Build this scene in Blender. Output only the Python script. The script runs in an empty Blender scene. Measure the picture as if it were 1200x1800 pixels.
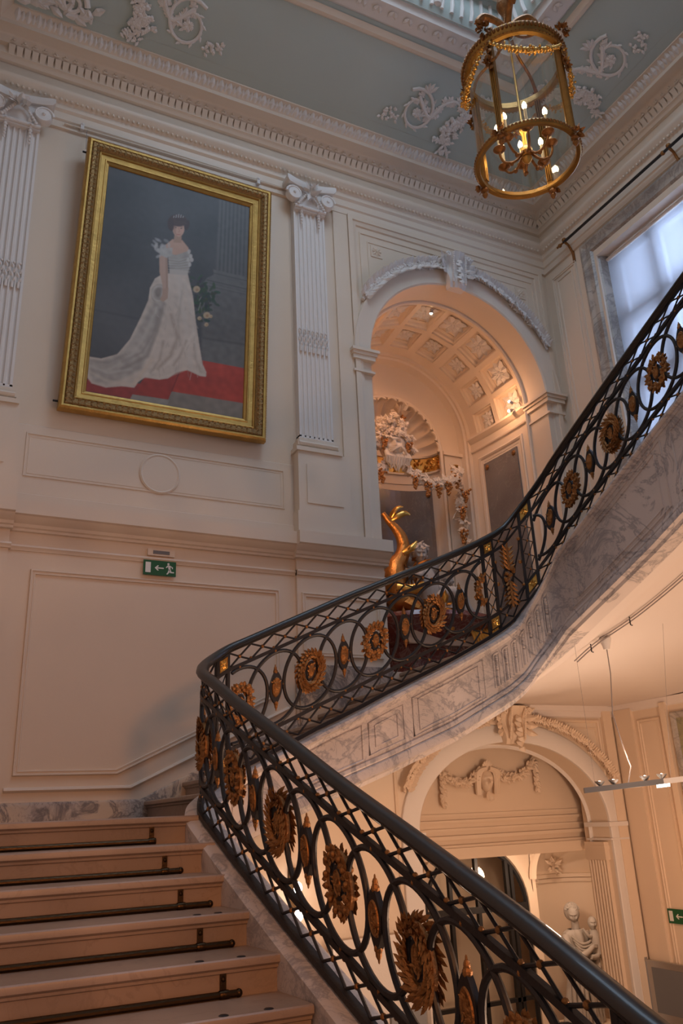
import bpy, bmesh, math, random
import numpy as np
from mathutils import Vector, Matrix, noise
random.seed(7)
PI = math.pi
scene = bpy.context.scene
COL = scene.collection
ZO = 3.2            # coordinates below are measured from eye level; the hall floor is 3.2 m lower

# ---------------------------------------------------------------- camera
cam_d = bpy.data.cameras.new('camera'); cam = bpy.data.objects.new('camera', cam_d); COL.objects.link(cam)
cam_d.sensor_fit = 'VERTICAL'; cam_d.sensor_height = 36.0; cam_d.lens = 1448.88/1800*36.0
cam_d.clip_start = 0.05; cam_d.clip_end = 200
RC = np.array([[0.89582698,-0.44236605,-0.04250064],[-0.11760134,-0.32820005,0.93725912],[-0.42856032,-0.83462387,-0.34603329]])
cam.matrix_world = Matrix.Translation((0,0,ZO)) @ Matrix(RC.T.tolist()).to_4x4()
scene.camera = cam
scene.view_settings.view_transform = 'Standard'; scene.view_settings.look = 'None'
scene.view_settings.gamma = 1.0; scene.view_settings.use_curve_mapping = False
scene.view_settings.exposure = 0.0

# ---------------------------------------------------------------- world: cool daylight from the window side and above, dim elsewhere
w = bpy.data.worlds.new('sky'); scene.world = w; w.use_nodes = True
nt = w.node_tree; nt.nodes.clear()
out = nt.nodes.new('ShaderNodeOutputWorld'); bg = nt.nodes.new('ShaderNodeBackground')
tc = nt.nodes.new('ShaderNodeTexCoord'); sep = nt.nodes.new('ShaderNodeSeparateXYZ')
ramp = nt.nodes.new('ShaderNodeValToRGB')
nt.links.new(tc.outputs['Generated'], sep.inputs[0])
nt.links.new(sep.outputs['X'], ramp.inputs[0])
ramp.color_ramp.elements[0].position = 0.30; ramp.color_ramp.elements[0].color = (0.064,0.068,0.085,1)
ramp.color_ramp.elements[1].position = 0.75; ramp.color_ramp.elements[1].color = (0.62,0.74,1.0,1)
nt.links.new(ramp.outputs[0], bg.inputs[0]); bg.inputs[1].default_value = 1.6
nt.links.new(bg.outputs[0], out.inputs[0])

def light(name, kind, loc, power, color, rot=None, size=0.1, size_y=None, spot=None):
    d = bpy.data.lights.new(name, kind); d.energy = power; d.color = color
    if kind == 'AREA':
        d.size = size
        if size_y: d.shape = 'RECTANGLE'; d.size_y = size_y
    else: d.shadow_soft_size = size
    if kind == 'SPOT': d.spot_size = spot; d.spot_blend = 0.7
    o = bpy.data.objects.new(name, d); COL.objects.link(o)
    o.location = (loc[0], loc[1], loc[2]+ZO)
    if rot is not None:
        o.rotation_euler = Vector(rot).to_track_quat('-Z', 'Y').to_euler()
    return o
WARM = (1.0,0.50,0.24); WARM2 = (1.0,0.68,0.47); DAY = (0.50,0.67,1.0)
light('window_daylight', 'AREA', (8.75,5.0,6.0), 370, DAY, (-1,0,-0.25), 3.2, 4.6)
light('skylight_daylight', 'AREA', (3.6,3.6,11.2), 310, (0.57,0.75,1.0), (0,0,-1), 3.4, 3.4)
light('lower_hall_fill', 'POINT', (5.15,2.9,-1.3), 270, (1.0,0.64,0.42), size=0.25)  # this and the next two: added warm fills without fittings, hidden from view
light('lower_hall_fill', 'POINT', (3.6,6.6,-1.2), 9, WARM2, size=0.2)
light('lower_hall_fill', 'POINT', (6.9,6.6,-0.6), 16, WARM, size=0.2)
light('vestibule_light', 'POINT', (7.6,9.4,-0.9), 30, WARM2, size=0.12)
light('stair_warm_fill', 'SPOT', (1.2,-2.5,1.45), 520, (1.0,0.39,0.12), (-0.02,1,-0.10), 0.35, spot=0.85)  # added warm fill aimed at the lower flight and wall, no fitting there

# ---------------------------------------------------------------- materials
def mat(name, color, rough=0.6, metal=0.0, bump=0.0, bscale=40.0, var=0.0, vscale=1.5, spec=0.5, coat=0.0):
    m = bpy.data.materials.new(name); m.use_nodes = True; n = m.node_tree; b = n.nodes['Principled BSDF']
    b.inputs['Base Color'].default_value = (*color,1); b.inputs['Roughness'].default_value = rough
    b.inputs['Metallic'].default_value = metal; b.inputs['Specular IOR Level'].default_value = spec
    if coat: b.inputs['Coat Weight'].default_value = coat
    if bump or var:
        t = n.nodes.new('ShaderNodeTexCoord')
    if var:
        no = n.nodes.new('ShaderNodeTexNoise'); no.inputs['Scale'].default_value = vscale; no.inputs['Detail'].default_value = 6
        n.links.new(t.outputs['Object'], no.inputs['Vector'])
        mx = n.nodes.new('ShaderNodeMix'); mx.data_type = 'RGBA'
        n.links.new(no.outputs['Fac'], mx.inputs['Factor'])
        mx.inputs['A'].default_value = (*[c*(1-var) for c in color],1); mx.inputs['B'].default_value = (*[min(1,c*(1+var)) for c in color],1)
        n.links.new(mx.outputs['Result'], b.inputs['Base Color'])
    if bump:
        nb = n.nodes.new('ShaderNodeTexNoise'); nb.inputs['Scale'].default_value = bscale; nb.inputs['Detail'].default_value = 4
        n.links.new(t.outputs['Object'], nb.inputs['Vector'])
        bp = n.nodes.new('ShaderNodeBump'); bp.inputs['Strength'].default_value = bump; bp.inputs['Distance'].default_value = 0.01
        n.links.new(nb.outputs['Fac'], bp.inputs['Height']); n.links.new(bp.outputs[0], b.inputs['Normal'])
    return m
def marble(name, base, dark, scale=1.6, rough=0.28, width=0.05, amount=0.8, cloud=None):
    m = bpy.data.materials.new(name); m.use_nodes = True; n = m.node_tree; b = n.nodes['Principled BSDF']
    t = n.nodes.new('ShaderNodeTexCoord'); N = n.nodes.new; L = n.links.new
    mp = N('ShaderNodeMapping'); mp.inputs['Rotation'].default_value = (0.3,0.5,0.7); L(t.outputs['Object'], mp.inputs[0])
    def vein(sc, dist, wd):
        a = N('ShaderNodeTexNoise'); a.inputs['Scale'].default_value = sc; a.inputs['Detail'].default_value = 9
        a.inputs['Distortion'].default_value = dist; a.inputs['Roughness'].default_value = 0.62; L(mp.outputs[0], a.inputs['Vector'])
        s = N('ShaderNodeMath'); s.operation = 'SUBTRACT'; s.inputs[1].default_value = 0.5; L(a.outputs['Fac'], s.inputs[0])
        c = N('ShaderNodeMath'); c.operation = 'ABSOLUTE'; L(s.outputs[0], c.inputs[0])
        r = N('ShaderNodeMapRange'); r.inputs['From Min'].default_value = 0; r.inputs['From Max'].default_value = wd
        r.inputs['To Min'].default_value = 1; r.inputs['To Max'].default_value = 0; L(c.outputs[0], r.inputs['Value'])
        return r.outputs[0]
    v1 = vein(scale, 1.6, width); v2 = vein(scale*2.6, 2.4, width*0.7)
    msk = N('ShaderNodeTexNoise'); msk.inputs['Scale'].default_value = scale*0.9; L(mp.outputs[0], msk.inputs['Vector'])
    mr = N('ShaderNodeMapRange'); mr.inputs['From Min'].default_value = 0.38; mr.inputs['From Max'].default_value = 0.62; L(msk.outputs['Fac'], mr.inputs['Value'])
    m2 = N('ShaderNodeMath'); m2.operation = 'MULTIPLY'; L(v2, m2.inputs[0]); L(mr.outputs[0], m2.inputs[1])
    mxv = N('ShaderNodeMath'); mxv.operation = 'MAXIMUM'; L(v1, mxv.inputs[0]); L(m2.outputs[0], mxv.inputs[1])
    am = N('ShaderNodeMath'); am.operation = 'MULTIPLY'; am.inputs[1].default_value = amount; L(mxv.outputs[0], am.inputs[0])
    c1 = N('ShaderNodeMix'); c1.data_type = 'RGBA'; c1.inputs['A'].default_value = (*base,1)
    c1.inputs['B'].default_value = (*(cloud or [c*0.8 for c in base]),1); L(mr.outputs[0], c1.inputs['Factor'])
    c2 = N('ShaderNodeMix'); c2.data_type = 'RGBA'; c2.inputs['B'].default_value = (*dark,1)
    L(c1.outputs['Result'], c2.inputs['A']); L(am.outputs[0], c2.inputs['Factor'])
    L(c2.outputs['Result'], b.inputs['Base Color']); b.inputs['Roughness'].default_value = rough
    return m
def emit(name, color, strength):
    m = bpy.data.materials.new(name); m.use_nodes = True; n = m.node_tree; n.nodes.clear()
    e = n.nodes.new('ShaderNodeEmission'); e.inputs[0].default_value = (*color,1); e.inputs[1].default_value = strength
    o = n.nodes.new('ShaderNodeOutputMaterial'); n.links.new(e.outputs[0], o.inputs[0]); return m
def glass(name, tint, rough=0.0, ior=1.45):
    # thin pane: clear with a weak reflection, so light passes straight through
    m = bpy.data.materials.new(name); m.use_nodes = True; n = m.node_tree; n.nodes.clear()
    g = n.nodes.new('ShaderNodeBsdfGlossy'); g.inputs['Roughness'].default_value = 0.03; g.inputs[0].default_value = (1,1,1,1)
    tr = n.nodes.new('ShaderNodeBsdfTransparent'); tr.inputs[0].default_value = (*tint,1)
    lw = n.nodes.new('ShaderNodeLayerWeight'); lw.inputs[0].default_value = 0.5; pw = n.nodes.new('ShaderNodeMath'); pw.operation = 'POWER'; pw.inputs[1].default_value = 4.0; n.links.new(lw.outputs['Facing'], pw.inputs[0]); fr = n.nodes.new('ShaderNodeMapRange'); fr.inputs['To Min'].default_value = 0.05 if ior < 1.5 else 0.14; fr.inputs['To Max'].default_value = 0.6; n.links.new(pw.outputs[0], fr.inputs['Value'])
    mx = n.nodes.new('ShaderNodeMixShader'); o = n.nodes.new('ShaderNodeOutputMaterial')
    n.links.new(fr.outputs[0], mx.inputs[0]); n.links.new(tr.outputs[0], mx.inputs[1]); n.links.new(g.outputs[0], mx.inputs[2]); n.links.new(mx.outputs[0], o.inputs[0])
    return m
M = dict(
 wall=mat('cream_wall_paint', (0.72,0.595,0.47), 0.55, var=0.05, bump=0.05),
 trimp=mat('pale_trim_paint', (0.72,0.605,0.49), 0.5, bump=0.04, bscale=60),
 white=mat('white_plaster', (0.74,0.69,0.65), 0.6, bump=0.12, bscale=70),
 green=mat('grey_green_ceiling_paint', (0.47,0.54,0.51), 0.7, var=0.04),
 low=mat('lower_hall_paint', (0.74,0.59,0.45), 0.5, var=0.04),
 soffit=mat('soffit_paint', (0.73,0.65,0.60), 0.6, var=0.03),
 niche=mat('niche_paint', (0.76,0.63,0.50), 0.5),
 marble=marble('veined_marble', (0.64,0.575,0.55), (0.17,0.17,0.20), 1.9, 0.3, 0.035, 0.62),
 plinth=marble('breccia_marble', (0.60,0.45,0.32), (0.12,0.10,0.10), 2.2, 0.25, 0.05, 0.8, (0.42,0.36,0.33)),
 tread=marble('pale_step_marble', (0.38,0.27,0.20), (0.22,0.15,0.11), 2.0, 0.42, 0.02, 0.35),
 slab=marble('grey_marble_slab', (0.21,0.185,0.175), (0.42,0.36,0.32), 1.8, 0.22, 0.006, 0.5),
 red=marble('red_marble', (0.20,0.05,0.04), (0.42,0.30,0.26), 3.0, 0.15, 0.03, 0.6),
 iron=mat('dark_wrought_iron', (0.020,0.017,0.018), 0.46, 0.25, bump=0.15, bscale=50),
 railm=mat('polished_dark_handrail', (0.012,0.009,0.008), 0.42, 0.0, coat=0.15),
 bronze=mat('gilt_bronze', (0.30,0.135,0.043), 0.48, 0.75, bump=0.6, bscale=70, var=0.5, vscale=25),
 gold=mat('polished_gilding', (0.66,0.37,0.095), 0.30, 1.0, bump=0.1, bscale=30, var=0.12, vscale=12),
 gframe=mat('gilded_frame', (0.46,0.27,0.075), 0.40, 0.8, bump=0.25, bscale=30, var=0.3, vscale=9),
 gorn=mat('gilded_ornament_band', (0.30,0.18,0.07), 0.5, 0.75, bump=1.0, bscale=42, var=0.5, vscale=40),
 ringm=mat('unlit_gilt_bronze', (0.40,0.21,0.055), 0.34, 0.95, bump=0.25, bscale=45, var=0.25, vscale=20),  # darker copy of the gilding, the unlit outside put into its colour
 scale=mat('gilded_scales', (0.44,0.20,0.055), 0.42, 0.9, bump=1.0, bscale=26, var=0.3, vscale=14),
 brass=mat('dull_brass', (0.055,0.032,0.015), 0.35, 0.9, bump=0.2, bscale=60),
 stone=mat('statue_stone', (0.52,0.47,0.42), 0.6, bump=0.2, bscale=40, var=0.1),
 grape=mat('gilded_grapes', (0.48,0.20,0.055), 0.4, 0.6),
 wax=mat('cream_candle_sleeve', (0.85,0.72,0.5), 0.5),
 dark=mat('black_metal', (0.02,0.02,0.022), 0.4, 0.3),
 wood=mat('white_window_paint', (0.62,0.60,0.58), 0.5),
 wmar=marble('window_surround_marble', (0.48,0.42,0.36), (0.19,0.165,0.15), 2.6, 0.35, 0.06, 0.7, (0.33,0.29,0.26)),
 signg=mat('green_sign_face', (0.012,0.10,0.035), 0.4), signw=mat('white_sign_print', (0.75,0.75,0.72), 0.5),
 grey=mat('grey_panel', (0.16,0.16,0.17), 0.45), alu=mat('brushed_aluminium', (0.45,0.43,0.42), 0.35, 0.8),
 wire=mat('grey_cable', (0.30,0.26,0.25), 0.5), floor=marble('hall_floor_marble', (0.45,0.36,0.28), (0.15,0.12,0.1), 1.5, 0.2, 0.03, 0.5),
 glass=glass('clear_pane', (0.97,0.97,0.95)), lglass=glass('lantern_glass', (0.94,0.93,0.86), ior=1.6),
 bulb=emit('lit_bulb', (1.0,0.80,0.52), 60), lamp=emit('lit_lamp', (1.0,0.82,0.66), 30), tubel=emit('lit_tube', (1.0,0.86,0.74), 14), spot=emit('lit_halogen', (1.0,0.80,0.55), 40),
 candle=emit('lit_candle_bulb', (1.0,0.74,0.40), 28),
)
# roller blind: thin cloth that scatters most of the light and lets some through
def blind_mat():
    m = bpy.data.materials.new('white_blind_cloth'); m.use_nodes = True; n = m.node_tree; n.nodes.clear()
    tl = n.nodes.new('ShaderNodeBsdfTranslucent'); tl.inputs[0].default_value = (0.42,0.42,0.44,1)
    tr = n.nodes.new('ShaderNodeBsdfTransparent'); tr.inputs[0].default_value = (0.9,0.92,1.0,1)
    df = n.nodes.new('ShaderNodeBsdfDiffuse'); df.inputs[0].default_value = (0.8,0.8,0.8,1)
    a = n.nodes.new('ShaderNodeMixShader'); a.inputs[0].default_value = 0.35; b = n.nodes.new('ShaderNodeMixShader'); b.inputs[0].default_value = 0.36
    o = n.nodes.new('ShaderNodeOutputMaterial')
    n.links.new(tl.outputs[0], a.inputs[1]); n.links.new(df.outputs[0], a.inputs[2]); n.links.new(a.outputs[0], b.inputs[1]); n.links.new(tr.outputs[0], b.inputs[2]); n.links.new(b.outputs[0], o.inputs[0])
    return m
M['blind'] = blind_mat()

# ---------------------------------------------------------------- mesh helpers
class MB:
    def __init__(s): s.v = []; s.f = []
    def add(s, vs, fs):
        n = len(s.v); s.v += [tuple(p) for p in vs]; s.f += [tuple(n+i for i in f) for f in fs]
    def box(s, x0, x1, y0, y1, z0, z1):
        s.add([(x0,y0,z0),(x1,y0,z0),(x1,y1,z0),(x0,y1,z0),(x0,y0,z1),(x1,y0,z1),(x1,y1,z1),(x0,y1,z1)],
              [(0,3,2,1),(4,5,6,7),(0,1,5,4),(1,2,6,5),(2,3,7,6),(3,0,4,7)])
    def prism(s, pts, vec):
        vec = Vector(vec); n = len(pts); a = [Vector(p) for p in pts]; b = [p+vec for p in a]
        s.add(a+b, [tuple(range(n)), tuple(range(2*n-1,n-1,-1))]+[(i,(i+1)%n,n+(i+1)%n,n+i) for i in range(n)])
    def grid(s, rows, cu=False, cv=False):
        R = len(rows); Cn = len(rows[0]); n = len(s.v)
        for r in rows: s.v += [tuple(p) for p in r]
        for i in range(R if cu else R-1):
            for j in range(Cn if cv else Cn-1):
                s.f.append((n+i*Cn+j, n+i*Cn+(j+1)%Cn, n+((i+1)%R)*Cn+(j+1)%Cn, n+((i+1)%R)*Cn+j))
    def tube(s, pts, r, seg=8, closed=False, flat=1.0):
        pts = [Vector(p) for p in pts]; n = len(pts); rows = []; up = None
        for i in range(n):
            a = pts[i-1] if (i > 0 or closed) else pts[i]; b = pts[(i+1)%n] if (i < n-1 or closed) else pts[i]
            t = (b-a).normalized() if (b-a).length > 1e-9 else Vector((0,0,1))
            if up is None: up = Vector((0,0,1)) if abs(t.z) < 0.9 else Vector((1,0,0))
            u = (up - t*up.dot(t))
            u = u.normalized() if u.length > 1e-6 else t.orthogonal().normalized()
            up = u; v = t.cross(u); rr = r[i] if isinstance(r, (list,tuple)) else r
            rows.append([pts[i] + u*math.cos(2*PI*k/seg)*rr + v*math.sin(2*PI*k/seg)*rr*flat for k in range(seg)])
        s.grid(rows, cu=closed, cv=True)
        if not closed:
            m = len(s.v)-n*seg
            s.f.append(tuple(m+k for k in range(seg))[::-1]); s.f.append(tuple(m+(n-1)*seg+k for k in range(seg)))
    def lathe(s, prof, c=(0,0,0), seg=24, axis=None, ang=(0,2*PI), sx=1, sy=1):
        c = Vector(c); full = abs(ang[1]-ang[0]-2*PI) < 1e-6; cnt = seg if full else seg+1
        q = Vector((0,0,1)).rotation_difference(Vector(axis).normalized()) if axis is not None else None
        rows = []
        for (r, z) in prof:
            row = []
            for k in range(cnt):
                a = ang[0]+(ang[1]-ang[0])*k/seg; p = Vector((r*math.cos(a)*sx, r*math.sin(a)*sy, z))
                if q: p = q @ p
                row.append(p+c)
            rows.append(row)
        s.grid(rows, cv=full)
    def ball(s, c, r, n=8, m=5, sc=(1,1,1)):
        c = Vector(c); rows = []
        for i in range(m+1):
            a = PI*i/m
            rr = max(math.sin(a), 0.02)
            rows.append([c+Vector((r*rr*math.cos(2*PI*k/n)*sc[0], r*rr*math.sin(2*PI*k/n)*sc[1], r*math.cos(a)*sc[2])) for k in range(n)])
        s.grid(rows, cv=True)
    def leaf(s, base, d, nrm, L, W, lift=0.3):
        b = Vector(base); d = Vector(d).normalized(); nrm = Vector(nrm).normalized(); sd = d.cross(nrm).normalized()
        P = [b-sd*W*0.12, b+sd*W*0.12, b+d*L*0.45+sd*W*0.5+nrm*L*lift*0.2, b+d*L*0.8+sd*W*0.3+nrm*L*lift*0.35, b+d*L+nrm*L*lift*0.9,
             b+d*L*0.8-sd*W*0.3+nrm*L*lift*0.35, b+d*L*0.45-sd*W*0.5+nrm*L*lift*0.2, b+d*L*0.45+nrm*(W*0.35+L*lift*0.2), b+d*L*0.45-nrm*W*0.1]
        s.add(P, [(0,1,7),(1,2,7),(2,3,7),(3,4,7),(4,5,7),(5,6,7),(6,0,7),(1,0,8),(2,1,8),(3,2,8),(4,3,8),(5,4,8),(6,5,8),(0,6,8)])
    def vleaf(s, base, d, nrm, L, seed=0):
        b = Vector(base); d = Vector(d).normalized(); nrm = Vector(nrm).normalized(); sd = d.cross(nrm)
        if sd.length < 0.05: sd = d.orthogonal()
        sd = sd.normalized(); nrm = sd.cross(d).normalized(); c = b+d*L*0.42+nrm*L*0.16
        T = [(0,0.06),(0.30,-0.06),(0.46,0.16),(0.30,0.30),(0.52,0.56),(0.26,0.62),(0,1.0),(-0.26,0.62),(-0.52,0.56),(-0.30,0.30),(-0.46,0.16),(-0.30,-0.06)]
        top = [b+sd*x*L+d*y*L+nrm*L*(0.10 if i%2 else -0.04-0.10*y) for i, (x,y) in enumerate(T)]; bot = [p-nrm*L*0.05 for p in top]; n = len(T)
        s.add([c]+top+bot+[c-nrm*L*0.08], [(0,1+i,1+(i+1)%n) for i in range(n)]+[(1+i,1+n+i,1+n+(i+1)%n,1+(i+1)%n) for i in range(n)]+[(2*n+1,1+n+(i+1)%n,1+n+i) for i in range(n)])
    def build(s, name, m, parent=None, origin=None, smooth=True, ang=35, label=None, extra=None):
        n0 = len(s.f)
        if extra is not None: s.add(extra[0].v, extra[0].f)
        me = bpy.data.meshes.new(name)
        o = bpy.data.objects.new(name, me); COL.objects.link(o)
        if parent is not None:
            org = Vector(parent['_org']); o.parent = parent
            if origin is not None: o.location = Vector(origin)-org; org = Vector(origin)
            o['_org'] = tuple(org)
        else:
            org = Vector(origin) if origin is not None else Vector((0,0,0)); o.location = org+Vector((0,0,ZO)); o['_org'] = tuple(org)
        me.from_pydata([tuple(Vector(p)-org) for p in s.v], [], s.f)
        bm = bmesh.new(); bm.from_mesh(me); bmesh.ops.recalc_face_normals(bm, faces=bm.faces); bm.to_mesh(me); bm.free()
        me.materials.append(M[m] if isinstance(m, str) else m)
        if extra is not None:
            me.materials.append(M[extra[1]]); me.polygons.foreach_set('material_index', [0]*n0+[1]*(len(me.polygons)-n0))
        if smooth:
            me.polygons.foreach_set('use_smooth', [True]*len(me.polygons))
            me.set_sharp_from_angle(angle=math.radians(ang))
        if label: o['label'] = label
        return o
def tag(o, label, cat, group=None):
    o['label'] = label; o['category'] = cat
    if group: o['group'] = group
    return o
def thing(name, org, label, cat, group=None):
    o = bpy.data.objects.new(name, None); COL.objects.link(o); o.empty_display_size = 0.1
    o.location = (org[0], org[1], org[2]+ZO); o['_org'] = tuple(float(c) for c in org)
    return tag(o, label, cat, group)
def struct(mb, name, m, **k):
    o = mb.build(name, m, **k); o['kind'] = 'structure'; return o
def offs(poly, closed):
    n = len(poly); N = []
    for i in range(n):
        p = Vector(poly[i]); a = Vector(poly[i-1]) if (i > 0 or closed) else None; b = Vector(poly[(i+1)%n]) if (i < n-1 or closed) else None
        e = []
        if a is not None: d = (p-a).normalized(); e.append(Vector((-d.y,d.x)))
        if b is not None: d = (b-p).normalized(); e.append(Vector((-d.y,d.x)))
        if len(e) == 1: N.append(e[0])
        else:
            m = e[0]+e[1]; m = m/max(m.length_squared,1e-6)*2 if m.length > 0.3 else e[0]
            N.append(m)
    return N
def ribbon(mb, poly, prof, closed, f):
    N = offs(poly, closed); rows = []
    for i, p in enumerate(poly):
        rows.append([f(p[0]+w*N[i].x, p[1]+w*N[i].y, h) for (w, h) in prof])
    mb.grid(rows, cu=closed)
D = 8.07; XR = 7.87; XL = -0.45
fb = lambda u, v, h: (u, D-h, v)          # back wall face (h towards the hall)
fr = lambda u, v, h: (XR-h, u, v)         # right wall face
def arc(cx, cz, rx, rz, a0, a1, n): return [(cx+rx*math.cos(math.radians(a0+(a1-a0)*i/n)), cz+rz*math.sin(math.radians(a0+(a1-a0)*i/n))) for i in range(n+1)]
def rect(x0, x1, z0, z1): return [(x0,z0),(x1,z0),(x1,z1),(x0,z1)]
MOULD = [(0,0),(0,0.010),(0.006,0.022),(0.016,0.022),(0.020,0.010),(0.034,0.010),(0.036,0.016),(0.046,0.016),(0.050,0)]
# ================================================================ SETTING
# back wall, built as columns of faces around the two arched openings, then given thickness
def arch_wall(mb, x0, x1, z0, z1, cx, hw, rise, zs, zb, f, n=40, th=0.0):
    P = arc(cx, zs, hw, rise, 180, 0, n)
    for hh in ((0.0,) if th == 0 else (0.0,-th)):
        mb_q = lambda a, b, c, d: mb.add([f(*a,hh), f(*b,hh), f(*c,hh), f(*d,hh)], [(0,1,2,3)])
        mb_q((x0,z0),(cx-hw,z0),(cx-hw,z1),(x0,z1)); mb_q((cx+hw,z0),(x1,z0),(x1,z1),(cx+hw,z1))
        if zb > z0: mb_q((cx-hw,z0),(cx+hw,z0),(cx+hw,zb),(cx-hw,zb))
        for i in range(n): mb_q(P[i], P[i+1], (P[i+1][0],z1), (P[i][0],z1))
    if th:
        O = [(cx-hw,zb)]+P+[(cx+hw,zb)]
        mb.grid([[f(u,v,0) for u,v in O],[f(u,v,-th) for u,v in O]])
NX, NZ, NR = 6.10, 5.57, 1.43         # niche arch centre and radius
LX, LZ = 6.22, -0.20                  # lower arch centre, spring
b = MB(); arch_wall(b, XL-0.3, XR+0.3, 1.20, 10.2, NX, NR, NR, NZ, 1.5, fb, th=0.43); struct(b, 'wall_back', 'wall')
b = MB(); arch_wall(b, XL-0.3, XR+0.3, -3.2, 1.20, LX, 1.33, 0.93, LZ, -3.2, fb, th=0.33); struct(b, 'wall_back_lower', 'wall')
# left wall
b = MB(); b.box(XL-0.3, XL, -3.0, D, -3.2, 10.2); struct(b, 'wall_left', 'wall')
# right wall with the tall window opening
WY0, WY1, WZ0, WZ1 = 3.3, 7.02, 3.2, 7.35
b = MB()
b.box(XR, XR+0.5, WY1, D+0.0, 1.2, 10.2); b.box(XR, XR+0.5, -3.0, WY0, 1.2, 10.2); b.box(XR, XR+0.5, WY0, WY1, WZ1, 10.2); b.box(XR, XR+0.5, WY0, WY1, 1.2, WZ0)
struct(b, 'wall_right', 'wall')
b = MB(); b.box(XR, XR+0.5, -3.0, D+0.34, -3.2, 1.199); struct(b, 'wall_right_lower', 'low')
b = MB(); b.box(XL, 15, -3.0, 14, -3.35, -3.2); struct(b, 'floor', 'floor')
b = MB(); b.box(XL, XR, -3.0, -0.35, 1.9, 2.2); struct(b, 'light_block_slab', 'soffit')  # unseen slab added to keep the warm fill off the upper wall
# ---- cornice running round the room (profile: w = projection into the room, h = height)
plan = [(XL,-3.0),(XL,D),(XR,D),(XR,-3.0)]
fz = lambda u, v, h: (u, v, h)
def cornice(name, prof, m, ):
    b = MB(); ribbon(b, plan, [(-w_, z_) for (w_, z_) in prof], False, fz); return struct(b, name, m)
cornice('trim_1', [(0,7.70),(0.03,7.71),(0.03,7.80),(0.05,7.82),(0.05,7.92),(0.075,7.95),(0.075,8.02),(0.11,8.06),(0.15,8.10),(0.16,8.14),(0.16,8.165),(0,8.17)], 'trimp')
cornice('trim_2', [(0,8.44),(0.04,8.45),(0.06,8.485),(0.09,8.50),(0.09,8.60),(0.14,8.61),(0.17,8.68),(0.20,8.70),(0.33,8.705),(0.33,8.76),(0.36,8.79),(0.40,8.85),(0.45,8.88),(0.45,8.90),(0,8.91)], 'trimp')
# leaf and tongue drops and dentils under the crown
b = MB(); e = MB(); lf = MB()
def along(f, u0, u1, step, corner=0):
    n = int((u1-u0)/step)
    return [u0+(u1-u0)*(i+0.5)/n for i in range(n)]
for u in along(None, 0.0, XR-0.12, 0.086):
    b.add([(u-0.030,D-0.09,8.51),(u+0.030,D-0.09,8.51),(u+0.036,D-0.155,8.59),(u-0.036,D-0.155,8.59),(u-0.030,D-0.06,8.51),(u+0.030,D-0.06,8.51),(u+0.036,D-0.06,8.60),(u-0.036,D-0.06,8.60)],[(0,1,2,3),(0,4,5,1),(3,2,6,7),(0,3,7,4),(1,5,6,2)])
for u in along(None, 3.4, D-0.12, 0.086):
    b.add([(XR-0.09,u-0.030,8.51),(XR-0.09,u+0.030,8.51),(XR-0.155,u+0.036,8.59),(XR-0.155,u-0.036,8.59),(XR-0.06,u-0.030,8.51),(XR-0.06,u+0.030,8.51),(XR-0.06,u+0.036,8.60),(XR-0.06,u-0.036,8.60)],[(0,1,2,3),(0,4,5,1),(3,2,6,7),(0,3,7,4),(1,5,6,2)])
for u in along(None, 0.0, XR-0.2, 0.115):
    e.leaf((u-0.04,D-0.155,8.64),(0.5,0,-0.3),(0,-1,0.4),0.06,0.04); e.leaf((u+0.04,D-0.155,8.64),(-0.5,0,-0.3),(0,-1,0.4),0.06,0.04); e.ball((u,D-0.165,8.65),0.018,6,4)
    lf.leaf((u,D-0.34,8.765),(0.0,-0.75,1),(0,-1,-0.5),0.14,0.085,0.1); lf.leaf((u+0.057,D-0.345,8.775),(0.0,-0.75,1),(0,-1,-0.5),0.10,0.05,0.4); lf.ball((u+0.057,D-0.40,8.83),0.016,5,4)
for u in along(None, 3.4, D-0.2, 0.115):
    e.leaf((XR-0.155,u-0.04,8.64),(0,0.5,-0.3),(-1,0,0.4),0.06,0.04); e.leaf((XR-0.155,u+0.04,8.64),(0,-0.5,-0.3),(-1,0,0.4),0.06,0.04); e.ball((XR-0.165,u,8.65),0.018,6,4)
    lf.leaf((XR-0.34,u,8.765),(-0.75,0.0,1),(-1,0,-0.5),0.14,0.085,0.1); lf.leaf((XR-0.345,u+0.057,8.775),(-0.75,0.0,1),(-1,0,-0.5),0.10,0.05,0.4); lf.ball((XR-0.40,u+0.057,8.83),0.016,5,4)
struct(b, 'trim_3', 'trimp', smooth=False); struct(e, 'trim_4', 'trimp', smooth=False); struct(lf, 'trim_5', 'white', smooth=False)
# bead row on the architrave
b = MB()
for u in along(None, 0.0, XR-0.15, 0.06): b.ball((u,D-0.115,8.045),0.020,6,4)
for u in along(None, 3.4, D-0.15, 0.06): b.ball((XR-0.115,u,8.045),0.020,6,4)
struct(b, 'trim_6', 'trimp')
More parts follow.
